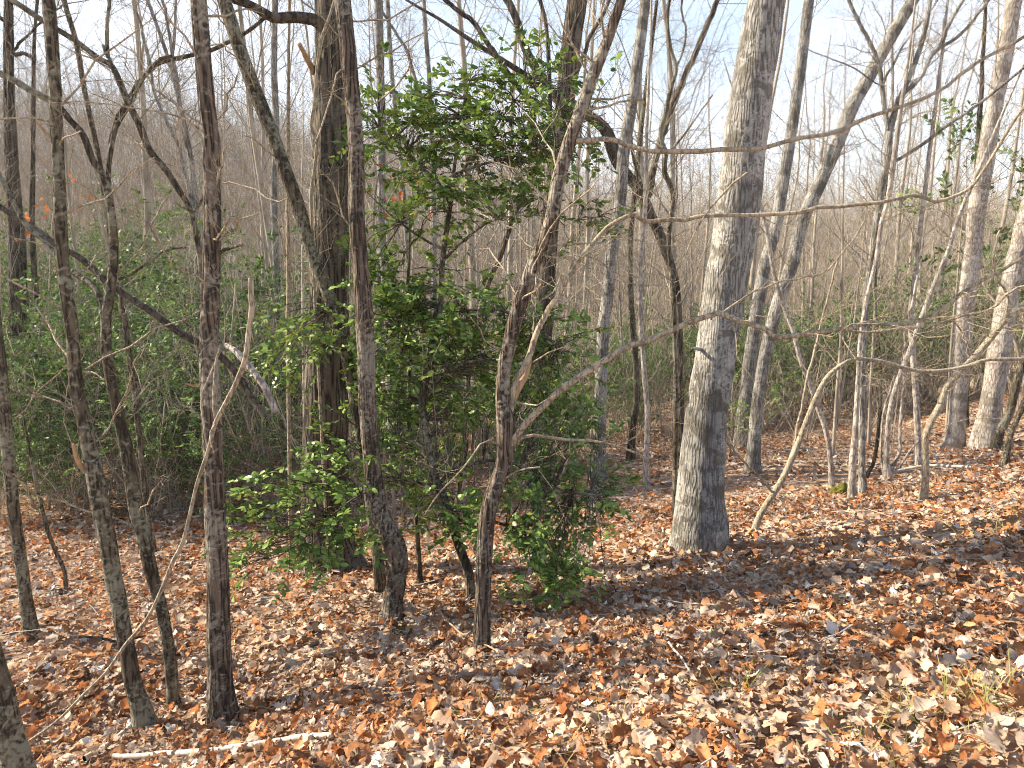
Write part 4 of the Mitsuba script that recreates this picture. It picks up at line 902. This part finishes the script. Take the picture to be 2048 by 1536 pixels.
def stick(name, label, pts, w0, w1, mat, lift=0.03, cat='stick', rise=None):
    k = thing(name, label, cat)
    rng = np.random.default_rng(hash_name(label) % 2**32)
    Q = np.array([hit(*p) for p in pts])
    s = np.concatenate([[0], np.cumsum(np.linalg.norm(np.diff(Q, axis=0), axis=1))])
    P = PchipInterpolator(s, Q, axis=0)(np.linspace(0, s[-1], max(int(s[-1] / 0.04), 6)))
    P[:, 2] = np.convolve(np.pad(ground_z(P[:, 0], P[:, 1]), 4, mode='edge'), np.ones(9) / 9, 'valid') + lift
    P = P + np.cumsum(rng.normal(0, 0.003, P.shape), 0) * 0.5
    D = np.linalg.norm(P - CAM, axis=1)
    R = np.linspace(w0, w1, len(P)) / 2 * D / FPX
    scene[k] = mikit.ply(rough_tube(P, R, 8, 0.08, 50, 1.0, 4), mat, smooth=True)


stick('fallen_branch', 'long pale weathered branch lying along the bottom edge of the leaves', [(230, 1534), (300, 1531), (400, 1528), (500, 1516), (600, 1503), (668, 1492)], 8, 12, 'grey_wood', 0.06)
stick('fallen_branch', 'short grey stick pointing at the pale stone', [(170, 1534), (215, 1502), (262, 1470)], 10, 6, 'grey_wood', 0.05)
stick('fallen_branch', 'thin tan branch lying slantwise on the leafy bank', [(1655, 1254), (1724, 1291), (1799, 1331), (1874, 1371), (1944, 1396), (2060, 1442)], 7, 4, 'dead_wood', 0.07)
stick('fallen_branch', 'slender curved stalk lying on the leaves below the leafy bank', [(1335, 1316), (1350, 1328), (1369, 1351), (1385, 1378), (1394, 1388)], 4, 3, 'grey_wood', 0.08)
stick('fallen_branch', 'half buried grey root showing through the leaves behind the straight trunk', [(540, 1328), (580, 1324), (640, 1320), (690, 1312)], 10, 7, 'grey_wood', 0.02)
stick('fallen_branch', 'thin bent twig lying from the forked tree foot', [(880, 1245), (920, 1290), (960, 1315), (1000, 1335)], 3, 3, 'dead_wood', 0.09)
stick('fallen_branch', 'dark thin branch lying among the leaves by the mossy trunk', [(160, 1285), (200, 1290), (240, 1300), (300, 1320), (350, 1323)], 4, 3, 'bark_oak', 0.05)
stick('fallen_branch', 'pale stick lying on the bank behind the bent sapling', [(1769, 958), (1834, 946), (1870, 944), (1936, 948)], 5, 5, 'grey_wood', 0.10)


def lump(name, label, px, py, w, h, mat, cat, seed, amp=0.3):
    k = thing(name, label, cat)
    m = trimesh.creation.icosphere(subdivisions=4)
    v = np.array(m.vertices)
    v = v * (1 + amp * (nfbm(v * 2.2, 3, seed) - 0.5)[:, None] * 2 + 0.10 * (nfbm(v * 9, 2, seed + 1) - 0.5)[:, None])
    c = hit(px, py)
    sc = c[1] / FPX
    v = v * np.array([w * sc / 2, w * sc / 2 * 0.8, h * sc]) + c
    scene[k] = mikit.ply((v, np.array(m.faces)), mat, smooth=True)


lump('stone', 'pale lichen covered stone at the foot of the mossy crooked trunk', 306, 1466, 36, 20, 'stone', 'stone', 3)
lump('mossy_stump', 'low mossy stump beside the twinned stems', 1682, 994, 44, 28, 'moss', 'stump', 8)
lump('moss_cushion', 'yellow green moss cushion by the kinked trunk foot', 805, 1262, 44, 9, 'moss', 'moss', 12)
lump('moss_cushion', 'small moss patch between the straight trunk and the forked tree', 590, 1352, 44, 6, 'moss', 'moss', 15)
lump('moss_cushion', 'thin bright moss patch on the hollow floor behind the arching sapling', 1600, 912, 26, 5, 'moss', 'moss', 19)

# twigs and broken sticks strewn over the leaves
rng = np.random.default_rng(44)
m = 420
y = np.sqrt(rng.uniform(2.0 ** 2, 13.0 ** 2, m))
x = rng.uniform(-0.8, 0.8, m) * y
yaw, ln = rng.uniform(0, 6.28, m), rng.uniform(0.12, 0.75, m)
s7 = np.linspace(-0.5, 0.5, 7)
P = np.stack([x[:, None] + np.cos(yaw)[:, None] * ln[:, None] * s7, y[:, None] + np.sin(yaw)[:, None] * ln[:, None] * s7, np.zeros((m, 7))], -1) + np.cumsum(rng.normal(0, 0.012, (m, 7, 3)), 1)
P[..., 2] = ground_z(P[..., 0], P[..., 1]) + 0.055 + rng.normal(0, 0.012, (m, 1)) + 0.10 * ln[:, None] * s7 * rng.normal(0, 1, (m, 1))
part('forest_floor', 'fallen_twigs', tubes(P, np.repeat(rng.uniform(0.0015, 0.005, (m, 1)), 7, 1) * (1.1 - 0.8 * (s7 + 0.5)), 4), 'grey_wood', kind='stuff', label='small bare twigs strewn over the leaves')

# grass in the bottom corner
rng = np.random.default_rng(3)


def blades(cx, cy, spread, n, rng, L=(0.08, 0.22)):
    c = hit(cx, cy)
    x = c[0] + rng.normal(0, spread, n)
    y = c[1] + rng.normal(0, spread * 0.7, n)
    base = np.stack([x, y, ground_z(x, y) + 0.01], -1)
    a = norm(np.stack([rng.normal(0, 0.8, n), rng.normal(0, 0.8, n), rng.uniform(0.25, 1.0, n)], -1))
    return leaves(base, a, rng.normal(0, 1, (n, 3)), rng.uniform(*L, n), np.full(n, 0.004), 5, 2, plain_outline, rng, bend=rng.normal(0.4, 0.6, n), curl=0.0)


gs = [blades(1970, 1430, 0.14, 130, rng), blades(1860, 1425, 0.10, 25, rng), blades(1760, 1520, 0.15, 60, rng), blades(1460, 1400, 0.05, 16, rng), blades(980, 1440, 0.12, 40, rng), blades(1180, 1500, 0.15, 40, rng), blades(1990, 1060, 0.3, 120, rng)]
v, f = join(gs)
t = np.repeat(rng.random((len(v) // 10, 1)), 10, 0)
scene['grass'] = mikit.ply((v, f), 'blade', smooth=True, color=np.array([0.20, 0.27, 0.07]) * (1 - t) + np.array([0.50, 0.40, 0.20]) * t)
labels['grass'] = {'label': 'sparse thin grass blades poking through the leaves', 'category': 'grass', 'kind': 'stuff'}

# thin oak saplings that still hold red leaves


def red_oak(name, label, rows, Y, clusters, n, L):
    k = thing(name, label, 'sapling')
    rng = np.random.default_rng(hash_name(label) % 2**32)
    a = np.asarray(rows, float)
    P, R = smooth_path(np.column_stack([a, np.full(len(a), Y)]), 0.08)
    low = np.array([P[0, 0], P[0, 1], float(ground_z(P[0, 0], P[0, 1])) - 0.1])
    P, R = np.vstack([low, P]), np.concatenate([R[:1], R])
    part(k, 'stem', rough_tube(P, R, 6, 0.05, 40, 0.5, 2), 'bark_twig')
    c = np.array([at(px, py, Y + rng.normal(0, 0.15)) for px, py in clusters])
    tp = P[np.argmin(((c[:, None] - P[None]) ** 2).sum(-1), 1)]
    s = np.linspace(0, 1, 6)
    part(k, 'twigs', tubes(tp[:, None] + (c - tp)[:, None] * s[:, None] + np.cumsum(rng.normal(0, 0.012, (len(c), 6, 3)), 1) * s[:, None], np.full((len(c), 6), 0.003), 3), 'bark_twig')
    b = np.repeat(c, n, 0) + rng.normal(0, 0.07 * Y / 6, (len(c) * n, 3))
    m = len(b)
    for q in range(m):
        d = norm(rng.normal(0, 1, 3) + [0, 0, -0.5])
        v, f = leaves(b[q:q + 1], d[None], rng.normal(0, 1, (1, 3)), np.array([rng.uniform(*L)]), np.array([0.05 * Y / 6]), 11, 3, oak_outline(rng), rng, curl=rng.normal(0, 1.2), bend=rng.normal(0, 1), ruffle=0.05)
        part(k, 'leaf', (v, f), 'dry_leaf', color=np.tile(np.array([[0.50, 0.19, 0.08]]) * rng.uniform(0.55, 1.1), (len(v), 1)))


red_oak('oak_sapling', 'thin sapling holding a few red dead leaves beside the holly crown', [(770, 1010, 6), (765, 800, 6), (752, 600, 5), (748, 450, 4), (752, 380, 3), (762, 330, 2)], 7.0, [(760, 382), (795, 375), (840, 410), (830, 345), (775, 340), (800, 425), (890, 285), (760, 425)], 3, (0.07, 0.12))
red_oak('oak_sapling', 'thin sapling with orange dead leaves beyond the mossy crooked trunk', [(95, 900, 6), (98, 700, 5), (100, 560, 4), (105, 450, 3), (118, 370, 2)], 12.0, [(120, 362), (140, 380), (95, 385), (75, 440), (60, 480), (150, 365), (110, 410)], 4, (0.06, 0.11))
